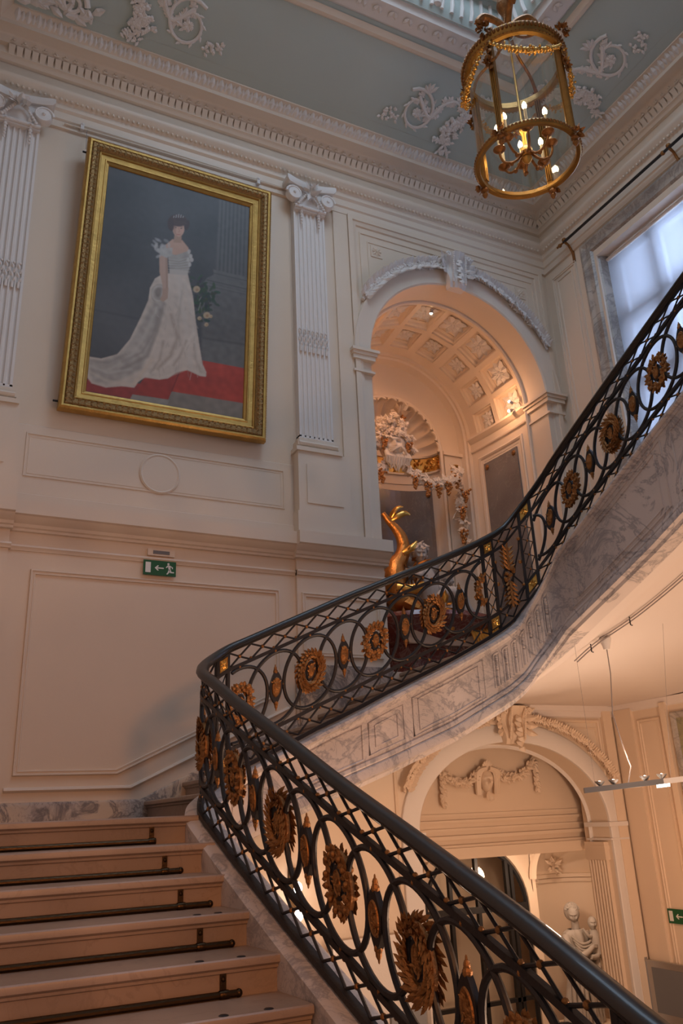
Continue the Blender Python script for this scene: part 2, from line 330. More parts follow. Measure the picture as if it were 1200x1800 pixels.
# ---- sloping green cove, raised frame, fluted cove and roof light
def ring_prof(name, prof, m, **k):      # w = distance in from the walls
    b = MB(); ribbon(b, plan, [(-w_, z_) for (w_, z_) in prof], False, fz); return struct(b, name, m, **k)
ring_prof('ceiling', [(0.40,8.88),(0.45,8.885),(1.43,9.50),(1.48,9.55),(1.50,9.58),(1.52,9.60)], 'green', )
ring_prof('trim_7', [(0.45,8.87),(0.46,8.93),(0.54,8.965),(0.56,8.95)], 'trimp')
ring_prof('trim_8', [(1.36,9.44),(1.385,9.425),(1.42,9.44),(1.44,9.475),(1.47,9.50)], 'trimp')
ring_prof('trim_9', [(1.52,9.585),(1.50,9.56),(1.53,9.545),(1.57,9.56),(1.66,9.60),(1.74,9.61),(1.76,9.66),(1.80,9.70),(1.82,9.69)], 'white')
ring_prof('ceiling_cove', [(1.80,9.68),(1.88,9.78),(1.92,9.95),(1.92,10.12),(1.96,10.16),(2.05,10.16)], 'green')
b = MB()
for u in along(None, 0.9, XR-1.9, 0.15):
    b.tube([(u,D-1.87,9.75),(u,D-1.905,9.85),(u,D-1.925,10.10)], [0.028,0.030,0.026], 8)
    b.ball((u,D-1.925,10.11),0.03,6,4)
for u in along(None, 3.2, D-1.9, 0.15):
    b.tube([(XR-1.87,u,9.75),(XR-1.905,u,9.85),(XR-1.925,u,10.10)], [0.028,0.030,0.026], 8); b.ball((XR-1.925,u,10.11),0.03,6,4)
struct(b, 'trim_10', 'white')
b = MB()
for u in (1.6,3.1,4.6): 
    b.lathe([(0.001,0.09),(0.06,0.08),(0.10,0.03),(0.10,-0.12),(0.06,-0.2),(0.001,-0.22)], (u+0.3,D-1.87,9.98), 10)
struct(b, 'trim_11', 'white')
# acanthus on the frame band
b = MB()
for i, u in enumerate(along(None, 1.0, XR-1.6, 0.11)):
    b.leaf((u,D-1.60,9.57),(0.6 if i%2 else -0.6,-1,0.35),(0,0.2,-1),0.11,0.07,0.2)
for i, u in enumerate(along(None, 3.2, D-1.6, 0.11)):
    b.leaf((XR-1.60,u,9.57),(-1,0.6 if i%2 else -0.6,0.35),(0.2,0,-1),0.11,0.07,0.2)
struct(b, 'trim_12', 'white', smooth=False)
ring_prof('trim_13', [(2.02,10.15),(2.02,10.12),(2.06,10.11),(2.10,10.14),(2.10,10.4),(2.16,10.42)], 'trimp')
b = MB(); b.box(XL+2.1, XR-2.1, -1, D-2.1, 10.36, 10.38); o = struct(b, 'window_2', 'glass'); 
b = MB()
for k in range(6): b.box(XL+2.3+k*0.75, XL+2.34+k*0.75, -1, D-2.1, 10.38, 10.43)
for k in range(7): b.box(XL+2.1, XR-2.1, -0.4+k*1.0, -0.36+k*1.0, 10.38, 10.43)
struct(b, 'window_2_bars', 'wood')
# ---- back wall panelling
b = MB()
KX = 1.69; SL = 0.466
pan = [(0.78,0.45),(KX,0.45),(3.34,0.45+(3.34-KX)*SL),(3.34,2.34),(0.78,2.34)]
ribbon(b, pan, MOULD, True, fb)
struct(b, 'trim_14', 'trimp')
b = MB()
ribbon(b, rect(0.62,3.42,3.28,3.76)[::1], MOULD, True, fb)
struct(b, 'trim_15', 'trimp')
b = MB(); ribbon(b, arc(1.985,3.50,0.215,0.225,0,360,40)[:-1], [(0,0),(-0.005,0.022),(0.012,0.032),(0.03,0.022),(0.035,0)], True, fb)
b.prism([fb(x,z,0.0) for x,z in arc(1.985,3.50,0.212,0.222,0,360,40)[:-1]], (0,-0.024,0)); struct(b, 'trim_16', 'trimp')
# dado bands, ledge, lower mouldings
def hmould(name, x0, x1, prof, m='trimp'):
    b = MB(); rows = [[(x, D-h, z) for (h, z) in prof] for x in (x0, x1)]
    b.grid(rows)
    for r in rows: b.add(r+[(r[0][0], D, r[-1][2]), (r[0][0], D, r[0][2])], [tuple(range(len(r)+2))])
    return struct(b, name, m)
hmould('trim_17', XL, 3.52, [(0,3.85),(0.012,3.84),(0.012,3.10),(0.03,3.09),(0.03,2.98),(0,2.98)], 'trimp')
LEDGE = [(0,2.99),(0.16,2.98),(0.16,2.84),(0.13,2.83),(0.11,2.80),(0.06,2.77),(0.05,2.74),(0.03,2.73),(0.03,2.705),(0,2.70)]
hmould('trim_18', 0.56, 3.52, LEDGE); hmould('trim_19', 3.50, 4.68, [(h+0.07 if 0<h else 0, z) for h, z in LEDGE]); hmould('trim_20', XL, 0.58, [(h+0.07 if 0<h else 0, z) for h, z in LEDGE])
LINE = [(0,2.575),(0.022,2.57),(0.03,2.55),(0.018,2.535),(0.012,2.515),(0,2.51)]
hmould('trim_21', 0.56, 3.55, LINE); hmould('trim_22', 3.53, 4.66, [(h+0.06 if 0<h else 0, z+0.0) for h, z in LINE]); hmould('trim_23', XL, 0.58, [(h+0.06 if 0<h else 0, z) for h, z in LINE])
# projecting pier below the pilaster, with its own panel
b = MB(); b.box(3.53, 4.64, D-0.05, D, 0.9, 2.72); b.box(XL, 0.56, D-0.05, D, -0.1, 2.72)
struct(b, 'trim_24', 'wall')
b = MB(); ribbon(b, rect(3.58,4.56,1.62,2.32), MOULD, True, lambda u,v,h: (u,D-0.05-h,v)); ribbon(b, rect(XL+0.05,0.50,0.45,2.32), MOULD, True, lambda u,v,h: (u,D-0.05-h,v)); struct(b, 'trim_25', 'trimp')
# marble skirting that climbs with the stair
b = MB(); top = [(XL,0.225),(1.91,0.225),(3.5,0.225+(3.5-1.91)*SL),(3.5,1.53),(4.66,1.53)]
rows = [[(x,D-0.045,z-0.9),(x,D-0.045,z-0.03),(x,D-0.03,z),(x,D,z+0.004)] for x, z in top]
b.grid(rows); b.box(3.53,4.668,D-0.075,D,0.75,1.51); b.box(3.53,4.668,D-0.065,D,1.50,1.53); b.box(XL,0.56,D-0.06,D,0.03,0.225); o = struct(b, 'baseboard_back', 'plinth')
b = MB()
for (x0,z0),(x1,z1) in zip(top[1:2]+[(3.5,0.0)],[(3.5,0.225+(3.5-1.91)*SL)]+[(3.5,0)]): pass
rows = [[(x,D-0.0,z+0.13),(x,D-0.02,z+0.125),(x,D-0.028,z+0.105),(x,D-0.015,z+0.09),(x,D,z+0.085)] for x, z in [(0.72,0.225),(1.82,0.225),(3.42,0.225+(3.5-1.91)*SL)]]
b.grid(rows); struct(b, 'trim_26', 'trimp')
# niche bay frame: stepped strips either side and over the arch
b = MB()
U = [(4.66,2.99),(4.66,7.66),(7.54,7.66),(7.54,2.99)]
ribbon(b, [(4.42,2.99),(4.42,7.72),(7.76,7.72),(7.76,2.99)], [(0.0,0),(0.0,0.05),(-0.07,0.05),(-0.075,0.035),(-0.10,0.03),(-0.115,0.02),(-0.13,0.02),(-0.14,0)], False, fb)
ribbon(b, [(4.60,5.9),(4.60,7.50),(7.58,7.50),(7.58,5.9)], [(0,0),(-0.004,0.014),(-0.02,0.014),(-0.024,0)], False, fb)
ribbon(b, [(4.72,6.45),(4.72,7.38),(7.46,7.38),(7.46,6.45)], [(0,0),(-0.004,0.010),(-0.016,0.010),(-0.02,0)], False, fb)
struct(b, 'trim_27', 'wall')
for k, (x, z) in enumerate([(4.86,7.24),(7.32,7.24)]):
    b = MB()
    for a in range(8): b.leaf((x,D-0.012,z),(math.cos(a*PI/4),0,math.sin(a*PI/4)),(0,-1,0),0.075,0.045,0.15)
    b.ball((x,D-0.02,z),0.02,6,4); b.box(x-0.09,x+0.09,D-0.012,D,z-0.09,z+0.09)
    struct(b, 'trim_%d'%(28+k), 'wall', smooth=False)
# right wall: narrow panel between corner and window, marble surround
b = MB()
ribbon(b, rect(7.40,7.93,3.2,7.55), MOULD, True, fr); ribbon(b, rect(7.50,7.83,3.3,7.45), [(0,0),(0.0,0.012),(0.012,0.016),(0.02,0)], True, fr)
struct(b, 'trim_30', 'trimp')
b = MB(); fro = [(WY1+0.24,2.9),(WY1+0.24,WZ1+0.30),(WY0-0.24,WZ1+0.30),(WY0-0.24,2.9)]
ribbon(b, fro, [(0,0),(0,0.05),(0.05,0.07),(0.09,0.05),(0.12,0.035),(0.17,0.03),(0.20,0.0),(0.26,-0.05),(0.30,-0.20)], False, fr)
struct(b, 'trim_31', 'wmar')
# window: outer frame, bars, panes
b = MB(); gx = XR+0.30
ys = [WY1-0.06-0.74*k for k in range(6)]
b.box(gx-0.03, gx+0.05, WY0, WY1, WZ1-0.12, WZ1); b.box(gx-0.03, gx+0.05, WY1-0.16, WY1, WZ0, WZ1); b.box(gx-0.03, gx+0.05, WY0, WY0+0.16, WZ0, WZ1)
zz = [6.28, 5.26, 4.24, 3.3]
panes = []
zt = WZ1-0.14
for k in range(5):
    y1 = 6.86-0.74*k
    b.box(gx-0.035, gx+0.05, y1-0.74+0.02, y1-0.56, WZ0, WZ1)
for z in zz: b.box(gx-0.035, gx+0.05, WY0, WY1, z-0.09, z+0.09)
struct(b, 'window_1', 'wood')
b = MB(); b.box(gx, gx+0.01, WY0, WY1, WZ0, WZ1); struct(b, 'window_1_glass', 'glass')
# ---- lower hall walls: panels, flat ceiling below the landing
b = MB()
ribbon(b, rect(7.30,7.66,-2.9,0.95), MOULD, True, fr)
ribbon(b, rect(4.5,6.5,-2.9,0.95), MOULD, True, fr)
struct(b, 'trim_32', 'low')
b = MB(); b.box(XR-0.04, XR, 7.72, 8.02, -3.2, 1.1); b.box(XR-0.06, XR, 7.16, 7.24, -3.2, 1.1); struct(b, 'trim_33', 'low')
b = MB(); b.box(7.66, 7.80, D-0.05, D, -3.2, 1.10); ribbon(b, [(7.62,-3.2),(7.62,1.0),(4.62,1.0),(4.62,-3.2)], [(0,0),(0,0.02),(0.02,0.03),(0.035,0.02),(0.04,0)], False, fb)
ribbon(b, [(7.56,0.1),(7.56,0.90),(6.45,0.90)], [(0,0),(0,0.01),(0.012,0.01),(0.015,0)], False, fb)
struct(b, 'trim_34', 'low')
b = MB(); rows = [[(x,D,1.02),(x,D-0.02,1.03),(x,D-0.03,1.08),(x,D-0.05,1.10),(x,D-0.06,1.16),(x,D,1.17)] for x in (4.0, XR)]
b.grid(rows); rows = [[(XR,y,1.06),(XR-0.02,y,1.07),(XR-0.04,y,1.12),(XR-0.05,y,1.16),(XR,y,1.17)] for y in (D, 5.9)]; b.grid(rows); struct(b, 'trim_35', 'soffit')
# ---- lower arch interior: lunette wall with entablature, fluted jambs, vestibule behind
b = MB(); b.box(4.6, 9.0, 8.66, 8.80, -0.46, 1.2)
struct(b, 'wall_lunette', 'low')
b = MB()
for (z, p, h) in [(-0.06,0.02,0.03),(-0.13,0.04,0.03),(-0.22,0.03,0.03),(-0.31,0.05,0.04),(-0.40,0.06,0.03),(-0.46,0.10,0.06)]:
    b.box(4.6, 8.2, 8.66-p, 8.67, z, z+h)
b.box(4.6, 8.2, 8.56, 8.80, -0.52, -0.46)
struct(b, 'trim_36', 'low')
b = MB(); b.box(4.55, 4.89, 8.41, 8.80, -3.2, 1.2); b.box(7.55, 7.86, 8.41, 8.50, -3.2, 1.2); struct(b, 'wall_jamb', 'low')
b = MB(); b.box(XL, 15, 8.80, 14, 0.6, 0.75); struct(b, 'ceiling_vestibule', 'soffit')
b = MB(); b.box(3.8, 10.4, 11.2, 11.35, -3.2, 0.7); b.box(10.3, 10.4, 8.4, 11.3, -3.2, 0.7); b.box(3.8,3.9,8.45,11.3,-3.2,0.7); b.box(7.86,10.4,8.42,8.55,-3.2,0.7); struct(b, 'wall_vestibule', 'low')
# ================================================================ NICHE (apse) behind the upper arch
def face_mesh(mb, c, R, yaw=0.0, tilt=0.0, nu=64, nv=52, beard=False, sc=(0.74,0.82,1.0)):
    # a head facing -Y, turned by yaw; brows, eyes, nose, lips, chin modelled by displacement
    c = Vector(c); rot = Matrix.Rotation(yaw,3,'Z') @ Matrix.Rotation(tilt,3,'X'); rows = []
    def g(x, z, cx, cz, sx, sz): return math.exp(-((x-cx)/sx)**2-((z-cz)/sz)**2)
    for i in range(nv+1):
        th = PI*i/nv; row = []
        for k in range(nu):
            ph = 2*PI*k/nu
            x = math.sin(th)*math.sin(ph); y = -math.sin(th)*math.cos(ph); z = math.cos(th)
            d = 0.0
            if y < 0:
                d += 0.26*g(x,z,0,-0.16,0.11,0.22) + 0.16*g(x,z,0,-0.28,0.17,0.09)
                for s in (-1,1):
                    d -= 0.20*g(x,z,s*0.30,0.04,0.17,0.12); d += 0.10*g(x,z,s*0.29,0.02,0.09,0.055)
                    d += 0.10*g(x,z,s*0.30,0.24,0.24,0.07); d += 0.09*g(x,z,s*0.44,-0.26,0.18,0.18)
                    d -= 0.07*g(x,z,s*0.22,-0.36,0.07,0.12)
                d += 0.13*g(x,z,0,-0.50,0.19,0.045) + 0.12*g(x,z,0,-0.63,0.16,0.05) - 0.12*g(x,z,0,-0.565,0.20,0.022) + 0.14*g(x,z,0,-0.84,0.24,0.12)
            q = 1.0 + d*1.35; wj = 1.0-0.22*max(0,-z)**1.5
            row.append(c + rot @ Vector((x*q*R*sc[0]*wj, y*q*R*sc[1], z*R*sc[2]*(1 if z > 0 else 1.08))))
        rows.append(row)
    mb.grid(rows, cv=True)
def leafball(mb, c, r, n, L, W, front=(0,-1,0), seed=0):
    rn = random.Random(seed); c = Vector(c); fr_ = Vector(front)
    for i in range(n):
        d = Vector((rn.uniform(-1,1), rn.uniform(-1,1), rn.uniform(-1,1))).normalized()
        if d.dot(fr_) < -0.2: d = -d
        mb.leaf(c+d*r*0.6, (d+Vector((rn.uniform(-.6,.6),rn.uniform(-.6,.6),rn.uniform(-.6,.6)))), d, L*rn.uniform(.7,1.2), W*rn.uniform(.7,1.2), 0.3)
def grapes(mb, c, L, r, seed=0):
    rn = random.Random(seed); c = Vector(c); n = 26; r = r*0.82
    for i in range(n):
        t = i/n; w_ = L*0.33*(1-t)+r*0.4
        mb.ball(c+Vector((rn.uniform(-1,1)*w_, -abs(rn.uniform(0.3,1)*w_), -t*L)), r, 8, 6)
YN0, YN1 = 8.50, 9.80
NFL = 1.50
def nr(y): # vault radius / half width of the niche
    t = (y-YN0)/(YN1-YN0); return 1.43-0.10*t*t
# coffered barrel vault: 2 rows x 9 coffers, each a recessed square with stepped sides
b = MB(); ros = []
ybands = [(YN0,8.59),(8.59,9.12),(9.12,9.21),(9.21,9.64),(9.64,YN1)]
nC = 9; pitch = 180/nC
def vp(phi, y, dr=0): r = nr(y)+dr; a = math.radians(phi); return (NX+r*math.cos(a), y, NZ+r*math.sin(a))
for bi, (y0, y1) in enumerate(ybands):
    cof = bi in (1,3)
    for k in range(nC):
        p0, p1 = k*pitch, (k+1)*pitch
        if not cof:
            for j in range(4):
                a0 = p0+(p1-p0)*j/4; a1 = p0+(p1-p0)*(j+1)/4
                b.add([vp(a0,y0),vp(a1,y0),vp(a1,y1),vp(a0,y1)],[(0,1,2,3)])
        else:
            mg = 1.7 if bi == 1 else 2.9
            q0, q1 = p0+mg, p1-mg
            for (a0,a1) in ((p0,q0),(q1,p1)): b.add([vp(a0,y0),vp(a1,y0),vp(a1,y1),vp(a0,y1)],[(0,1,2,3)])
            st = [(0,0,0),(0.0,0.0,0.035),(0.9,0.025,0.045),(1.3,0.035,0.08),(2.6,0.075,0.085),(2.6,0.075,0.10)]
            rows = []
            for (da, dy, dr) in st:
                rows.append([vp(q0+da,y0+dy,dr),vp(q1-da,y0+dy,dr),vp(q1-da,y1-dy,dr),vp(q0+da,y1-dy,dr)])
            b.grid(rows, cv=True); n = len(b.v); b.f.append((n-4,n-3,n-2,n-1))
            ros.append(((q0+q1)/2,(y0+y1)/2,(y1-y0)/2-0.095))
struct(b, 'ceiling_niche_vault', 'niche', smooth=False)
for (ph, y, R) in ros:
    b = MB(); a = math.radians(ph); nrm = Vector((-math.cos(a),0,-math.sin(a))); t = Vector((-math.sin(a),0,math.cos(a))); c = Vector(vp(ph,y,0.10))
    for k in range(8):
        q = k*PI/4; d = t*math.cos(q)+Vector((0,1,0))*math.sin(q); RR = R*(1.0 if k%2 == 0 else 1.22)
        b.leaf(c+d*R*0.12+nrm*0.01, d, nrm, RR*1.0, R*0.8, 0.22); d2 = t*math.cos(q+0.39)+Vector((0,1,0))*math.sin(q+0.39); b.leaf(c+d2*R*0.08+nrm*0.02, d2, nrm, R*0.55, R*0.36, 0.4); b.ball(c+d2*R*0.78+nrm*0.015, R*0.09, 5, 3)
        b.ball(c+d*RR*0.9+nrm*0.02, R*0.12, 5, 3)
    b.ball(c+nrm*0.03, R*0.2, 7, 4)
    kk = int(ph//20); row_ = 'outer' if y < 9.2 else 'inner'
    where = 'at the crown' if kk == 4 else ('%s up from the %s springing'%(['lowest','second','third','fourth'][kk if kk < 4 else 8-kk], 'right' if kk < 4 else 'left'))
    tag(b.build('vault_rosette', 'white', smooth=False, origin=tuple(c)), 'white rosette in the %s coffer row of the niche, %s'%(row_, where), 'rosette', 'rosettes in the coffers of the niche vault')
# side walls (curved plan), cornice at springing, jamb panels
NS = 12
def side(s, z0, z1, dr=0.0, ya=YN0, yb=YN1): return [[(NX+s*(nr(ya+(yb-ya)*i/NS)+dr), ya+(yb-ya)*i/NS, z) for i in range(NS+1)] for z in (z0,z1)]
b = MB()
for s in (-1,1):
    b.grid(side(s, NFL, NZ)); 
struct(b, 'wall_niche', 'niche')
b = MB()
for s in (-1,1):
    prof = [(0.0,NZ+0.05),(-0.07,NZ+0.04),(-0.075,NZ),(-0.045,NZ-0.03),(-0.03,NZ-0.06),(-0.015,NZ-0.07),(-0.012,NZ-0.17),(-0.03,NZ-0.185),(-0.025,NZ-0.21),(0,NZ-0.22)]
    b.grid([[(NX+s*(nr(YN0+(YN1-YN0)*i/NS)+w_), YN0+(YN1-YN0)*i/NS, z) for i in range(NS+1)] for (w_, z) in prof])
struct(b, 'trim_40', 'niche')
for s in (-1,1):
    b = MB()   # frame round the side slab
    y0, y1, z0, z1 = 8.66, 9.66, 2.2, 5.22
    pr = [(0,0),(0,0.02),(0.02,0.03),(0.05,0.02),(0.06,0.008),(0.10,0.005),(0.105,0)]
    poly = []
    for t in range(9): poly.append((y0+(y1-y0)*t/8, z0))
    for t in range(9): poly.append((y1-(y1-y0)*t/8, z1))
    ribbon(b, poly, pr, True, lambda u, v, h: (NX+s*(nr(u)-h), u, v))
    struct(b, 'trim_41' if s < 0 else 'trim_42', 'niche')
    b = MB(); rows = []
    for dr in (0.008, 0.03):
        rows.append([(NX+s*(nr(8.80+0.74*i/8)-dr), 8.80+0.74*i/8, 2.4) for i in range(9)]+[(NX+s*(nr(9.54-0.74*i/8)-dr), 9.54-0.74*i/8, 5.07) for i in range(9)])
    b.grid(rows, cv=True); n = len(b.v)
    for i in range(8): b.f.append((n-18+i, n-18+i+1, n-1-i-1, n-1-i))
    t = thing('marble_slab', (NX+s*1.40, 9.17, 2.4), 'polished grey marble slab on the %s side wall of the niche'%('left' if s < 0 else 'right'), 'marble panel')
    b.build('panel', 'slab', t, smooth=False)
    for (yy, zz2) in ((8.87,4.99),(9.47,4.99)):
        q = MB(); q.lathe([(0.001,0.012),(0.02,0.014),(0.028,0.006),(0.04,0.008),(0.045,0)], (NX+s*(nr(yy)-0.032), yy, zz2), 12, axis=(-s,0,0)); q.build('stud', 'bronze', t)
# arch reveal mouldings: front archivolt, deep edge
b = MB()
A = arc(NX, NZ, NR, NR, 0, 180, 48)
poly = [(NX+NR,1.5)]+A+[(NX-NR,1.5)]
ribbon(b, [(NX+NR,NZ-0.03)]+A+[(NX-NR,NZ-0.03)], [(0.0,0.0),(0.0,0.012),(-0.02,0.03),(-0.20,0.035),(-0.235,0.057),(-0.255,0.057),(-0.27,0.02),(-0.275,0)], False, fb)
struct(b, 'trim_43', 'trimp')
b = MB(); ribbon(b, poly, [(0,0),(0.03,0.0),(0.045,0.02),(0.04,0.04),(0.02,0.055),(0,0.06)], False, lambda u,v,h: (u, 8.47+h, v)); struct(b, 'trim_44', 'niche')
for k, s in enumerate((-1,1)):  # imposts
    b = MB()
    for (z0, z1, p) in ((NZ-0.30,NZ-0.27,0.02),(NZ-0.12,NZ-0.06,0.03),(NZ-0.06,NZ-0.02,0.05),(NZ-0.02,NZ+0.02,0.075)):
        x0, x1 = (NX+NR-p, NX+NR+0.27+p*0.6) if s > 0 else (NX-NR-0.27-p*0.6, NX-NR+p)
        b.box(x0, x1, D-0.04-p, 8.52, z0, z1)
    struct(b, 'trim_%d'%(45+k), 'trimp')
# end wall of the vault with the inner niche opening
HR, HZ = 0.82, 5.36
YB = 9.98
b = MB(); arch_wall(b, NX-1.45, NX+1.45, NFL, 7.2, NX, 1.27, 1.27, NZ, NFL, lambda u,v,h: (u,YN1,v), 40)
struct(b, 'wall_niche_end', 'niche')
b = MB(); Ai = arc(NX, NZ, 1.27, 1.27, 0, 180, 40); Pi = [(NX+1.27,NFL)]+Ai+[(NX-1.27,NFL)]
ribbon(b, Pi, [(0,0),(0,0.04),(0.03,0.06),(0.03,0.10),(0.06,0.18)], False, lambda u,v,h: (u,YN1+h,v)); struct(b, 'trim_47', 'niche')
b = MB(); arch_wall(b, NX-1.45, NX+1.45, NFL, 7.2, NX, HR, HR, HZ, NFL, lambda u,v,h: (u,YB,v), 40)
struct(b, 'wall_niche_back', 'niche')
b = MB(); ribbon(b, [(NX+HR,NFL)]+arc(NX,HZ,HR,HR,0,180,36)+[(NX-HR,NFL)], [(0,0),(0,-0.03),(-0.03,-0.045),(-0.05,-0.03),(-0.05,0)], False, lambda u,v,h: (u,YB+h,v)); struct(b, 'trim_48', 'niche')
b = MB(); b.grid([[(NX+1.25*s, YB+hh, z) for (s_2) in (0,)] for s, hh, z in [(0,0,0)]]) if False else None
# pilaster strips and impost line on the back wall
for k, s in enumerate((-1,1)):
    b.box(NX+s*1.06-0.17, NX+s*1.06+0.17, YB-0.03, YB, NFL, HZ-0.02)
    b.box(NX+s*1.06-0.19, NX+s*1.06+0.19, YB-0.06, YB, HZ-0.03, HZ+0.03)
struct(b, 'trim_49', 'niche')
# shell-headed inner recess
SD = 0.42   # depth
b = MB(); rows = []
for j in range(0, 15):
    v = j/14; rows.append([])
    for i in range(0, 181):
        a = PI*i/180; fl = abs(math.sin(a*13))
        rr = HR*math.cos(v*PI/2*0.98)
        dep = SD*math.sin(v*PI/2)
        rr2 = rr*(1-0.055*(1-fl)); rows[-1].append((NX+rr2*math.cos(a), YB+dep-0.03*(1-fl)*(1-v), HZ+rr2*math.sin(a)))
b.grid(rows); 
shell_o = struct(b, 'ceiling_niche_shell', 'niche', ang=60)
b = MB()
for i in range(13):
    a0 = PI*(i+0.08)/13; a1 = PI*(i+0.92)/13
    P = [(NX+(HR-0.03+0.035*math.sin(PI*t/6))*math.cos(a0+(a1-a0)*t/6), YB-0.015, HZ+(HR-0.03+0.035*math.sin(PI*t/6))*math.sin(a0+(a1-a0)*t/6)) for t in range(7)]
    b.tube(P, 0.022, 6)
struct(b, 'trim_50', 'niche')
b = MB()  # curved back of the recess
rows = [[(NX+HR*math.cos(a), YB+SD*math.sin(a), z) for a in [PI*i/24 for i in range(25)]] for z in (NFL, HZ)]
b.grid(rows); struct(b, 'wall_niche_recess', 'niche')
b = MB()
for (z0, z1, p) in ((HZ-0.30,HZ-0.27,0.03),(HZ-0.02,HZ+0.01,0.03),(HZ-0.46,HZ-0.44,0.015)):
    rows = [[(NX+(HR-q)*math.cos(a), YB+(SD-q)*math.sin(a), z) for a in [PI*i/24 for i in range(25)]] for q, z in ((0,z0),(p,z0),(p,z1),(0,z1))]
    b.grid(rows)
struct(b, 'trim_51', 'niche')
b = MB()  # gilded frieze band of scrolls
rn = random.Random(3)
rows = [[(NX+(HR-q)*math.cos(a), YB+(SD-q)*math.sin(a), z) for a in [PI*i/24 for i in range(25)]] for q, z in ((0.0,HZ-0.27),(0.012,HZ-0.26),(0.012,HZ-0.03),(0.0,HZ-0.02))]
b.grid(rows)
for i in range(150):
    a = PI*rn.random(); z = HZ-0.25+0.2*rn.random(); q = 0.012
    b.leaf((NX+(HR-q)*math.cos(a), YB+(SD-q)*math.sin(a), z), (rn.uniform(-1,1)*math.sin(a), rn.uniform(-1,1)*math.cos(a)*-1, rn.uniform(-1,1)), (-math.cos(a),-math.sin(a),0), 0.07, 0.045, 0.3)
tag(b.build('frieze_band', 'gold', smooth=False), 'gilded scrollwork frieze band below the shell of the niche', 'frieze')
# big grey marble slab in the recess
t = thing('marble_slab', (NX, YB+0.2, 2.2), 'tall grey marble slab behind the dolphin fountain', 'marble panel')
b = MB()
A2 = [PI*(0.13+0.74*i/20) for i in range(21)]
rows = [[(NX+(HR-q)*math.cos(a), YB+(SD-q)*math.sin(a), z) for a in A2] for q, z in ((0.0,2.0),(0.03,2.0),(0.03,4.78),(0.0,4.78))]
b.grid(rows); b.build('panel', 'slab', t, smooth=False)
for a in (0.17*PI, 0.83*PI):
    q = MB(); q.lathe([(0.001,0.02),(0.018,0.02),(0.03,0.01),(0.04,0.012),(0.045,0)], (NX+(HR-0.035)*math.cos(a), YB+(SD-0.035)*math.sin(a), 4.70), 12, axis=(-math.cos(a),-math.sin(a),0)); q.build('stud', 'bronze', t)
# floor of the niche
b = MB(); b.box(NX-1.45, NX+1.45, D+0.012, 10.45, NFL-0.3, NFL-0.002); struct(b, 'floor_niche', 'tread')
# unseen outer shell added so daylight cannot leak in behind the niche
b = MB(); b.box(4.2, 8.2, 10.5, 10.6, 1.0, 7.6); b.box(4.2,8.2,8.6,10.6,7.3,7.4); b.box(4.2,4.3,8.5,10.6,1.0,7.4); b.box(8.1,8.2,8.5,10.6,1.0,7.4); struct(b, 'niche_light_block', 'wall')

# ---- satyr mask with leaves and the vine garland
t = thing('wall_mask', (5.90, 9.78, 5.05), 'plaster bearded mask crowned with vine leaves under the shell of the niche', 'relief sculpture')
mc = Vector((5.84, 9.62, 5.15))
b = MB(); face_mesh(b, mc, 0.25, yaw=-0.30, tilt=0.10, sc=(0.80,0.72,1.0)); 
b.build('face', 'niche', t, ang=70)
b = MB(); rn = random.Random(5)
for i in range(130):
    a = rn.uniform(-0.12,1.12)*PI; r = rn.uniform(0.20,0.36)
    p = mc+Vector((math.cos(a)*r*0.85, rn.uniform(-0.12,0.12), 0.05+math.sin(a)*r*1.15)); b.vleaf(p, (math.cos(a)+rn.uniform(-.5,.5), rn.uniform(-.5,0), math.sin(a)+rn.uniform(-.5,.5)), (rn.uniform(-.4,.4),-1,0.2), 0.11)
    if i%3 == 0: b.ball(p+Vector((0,-0.05,0)), 0.030, 6, 4)
for i in range(90):
    a = rn.uniform(0.0,1.0)*PI; e_ = rn.uniform(0.36,1.4); p = mc+Vector((math.cos(a)*math.cos(e_)*0.215,-math.sin(a)*math.cos(e_)*0.20,math.sin(e_)*0.26)); b.vleaf(p, (math.cos(a)*.5+rn.uniform(-.5,.5), -0.3, rn.uniform(-.7,.6)), (math.cos(a)*.5,-1,0.4), 0.085)
    if i%3 == 0: b.ball(p, 0.028, 7, 5)
b.build('leaf_crown', 'niche', t, ang=28)
b = MB()
for i in range(15):
    x = -0.175+0.025*i; L_ = 0.34-abs(x)*0.5
    b.tube([mc+Vector((x,-0.12+abs(x)*0.3,-0.19+abs(x)*0.9)), mc+Vector((x*1.15,-0.16,-0.25)), mc+Vector((x*1.1+0.03*math.sin(i*2.1),-0.13,-0.16-L_*0.6)), mc+Vector((x*0.8+0.05*math.sin(i*1.3),-0.10,-0.12-L_))], [0.020,0.026,0.022,0.006], 6)
for s in (-1,1):
    for i in range(4): b.tube([mc+Vector((s*0.015,-0.225,-0.105)), mc+Vector((s*0.07,-0.215,-0.115-0.010*i)), mc+Vector((s*0.15,-0.15,-0.10-0.03*i))],[0.010,0.014,0.005],6)
b.build('beard', 'niche', t)
b = MB()
for x in (-0.22,0.20): grapes(b, mc+Vector((x,-0.12,0.02)), 0.16, 0.022, int(x*100))
b.build('grape_cluster', 'grape', t)
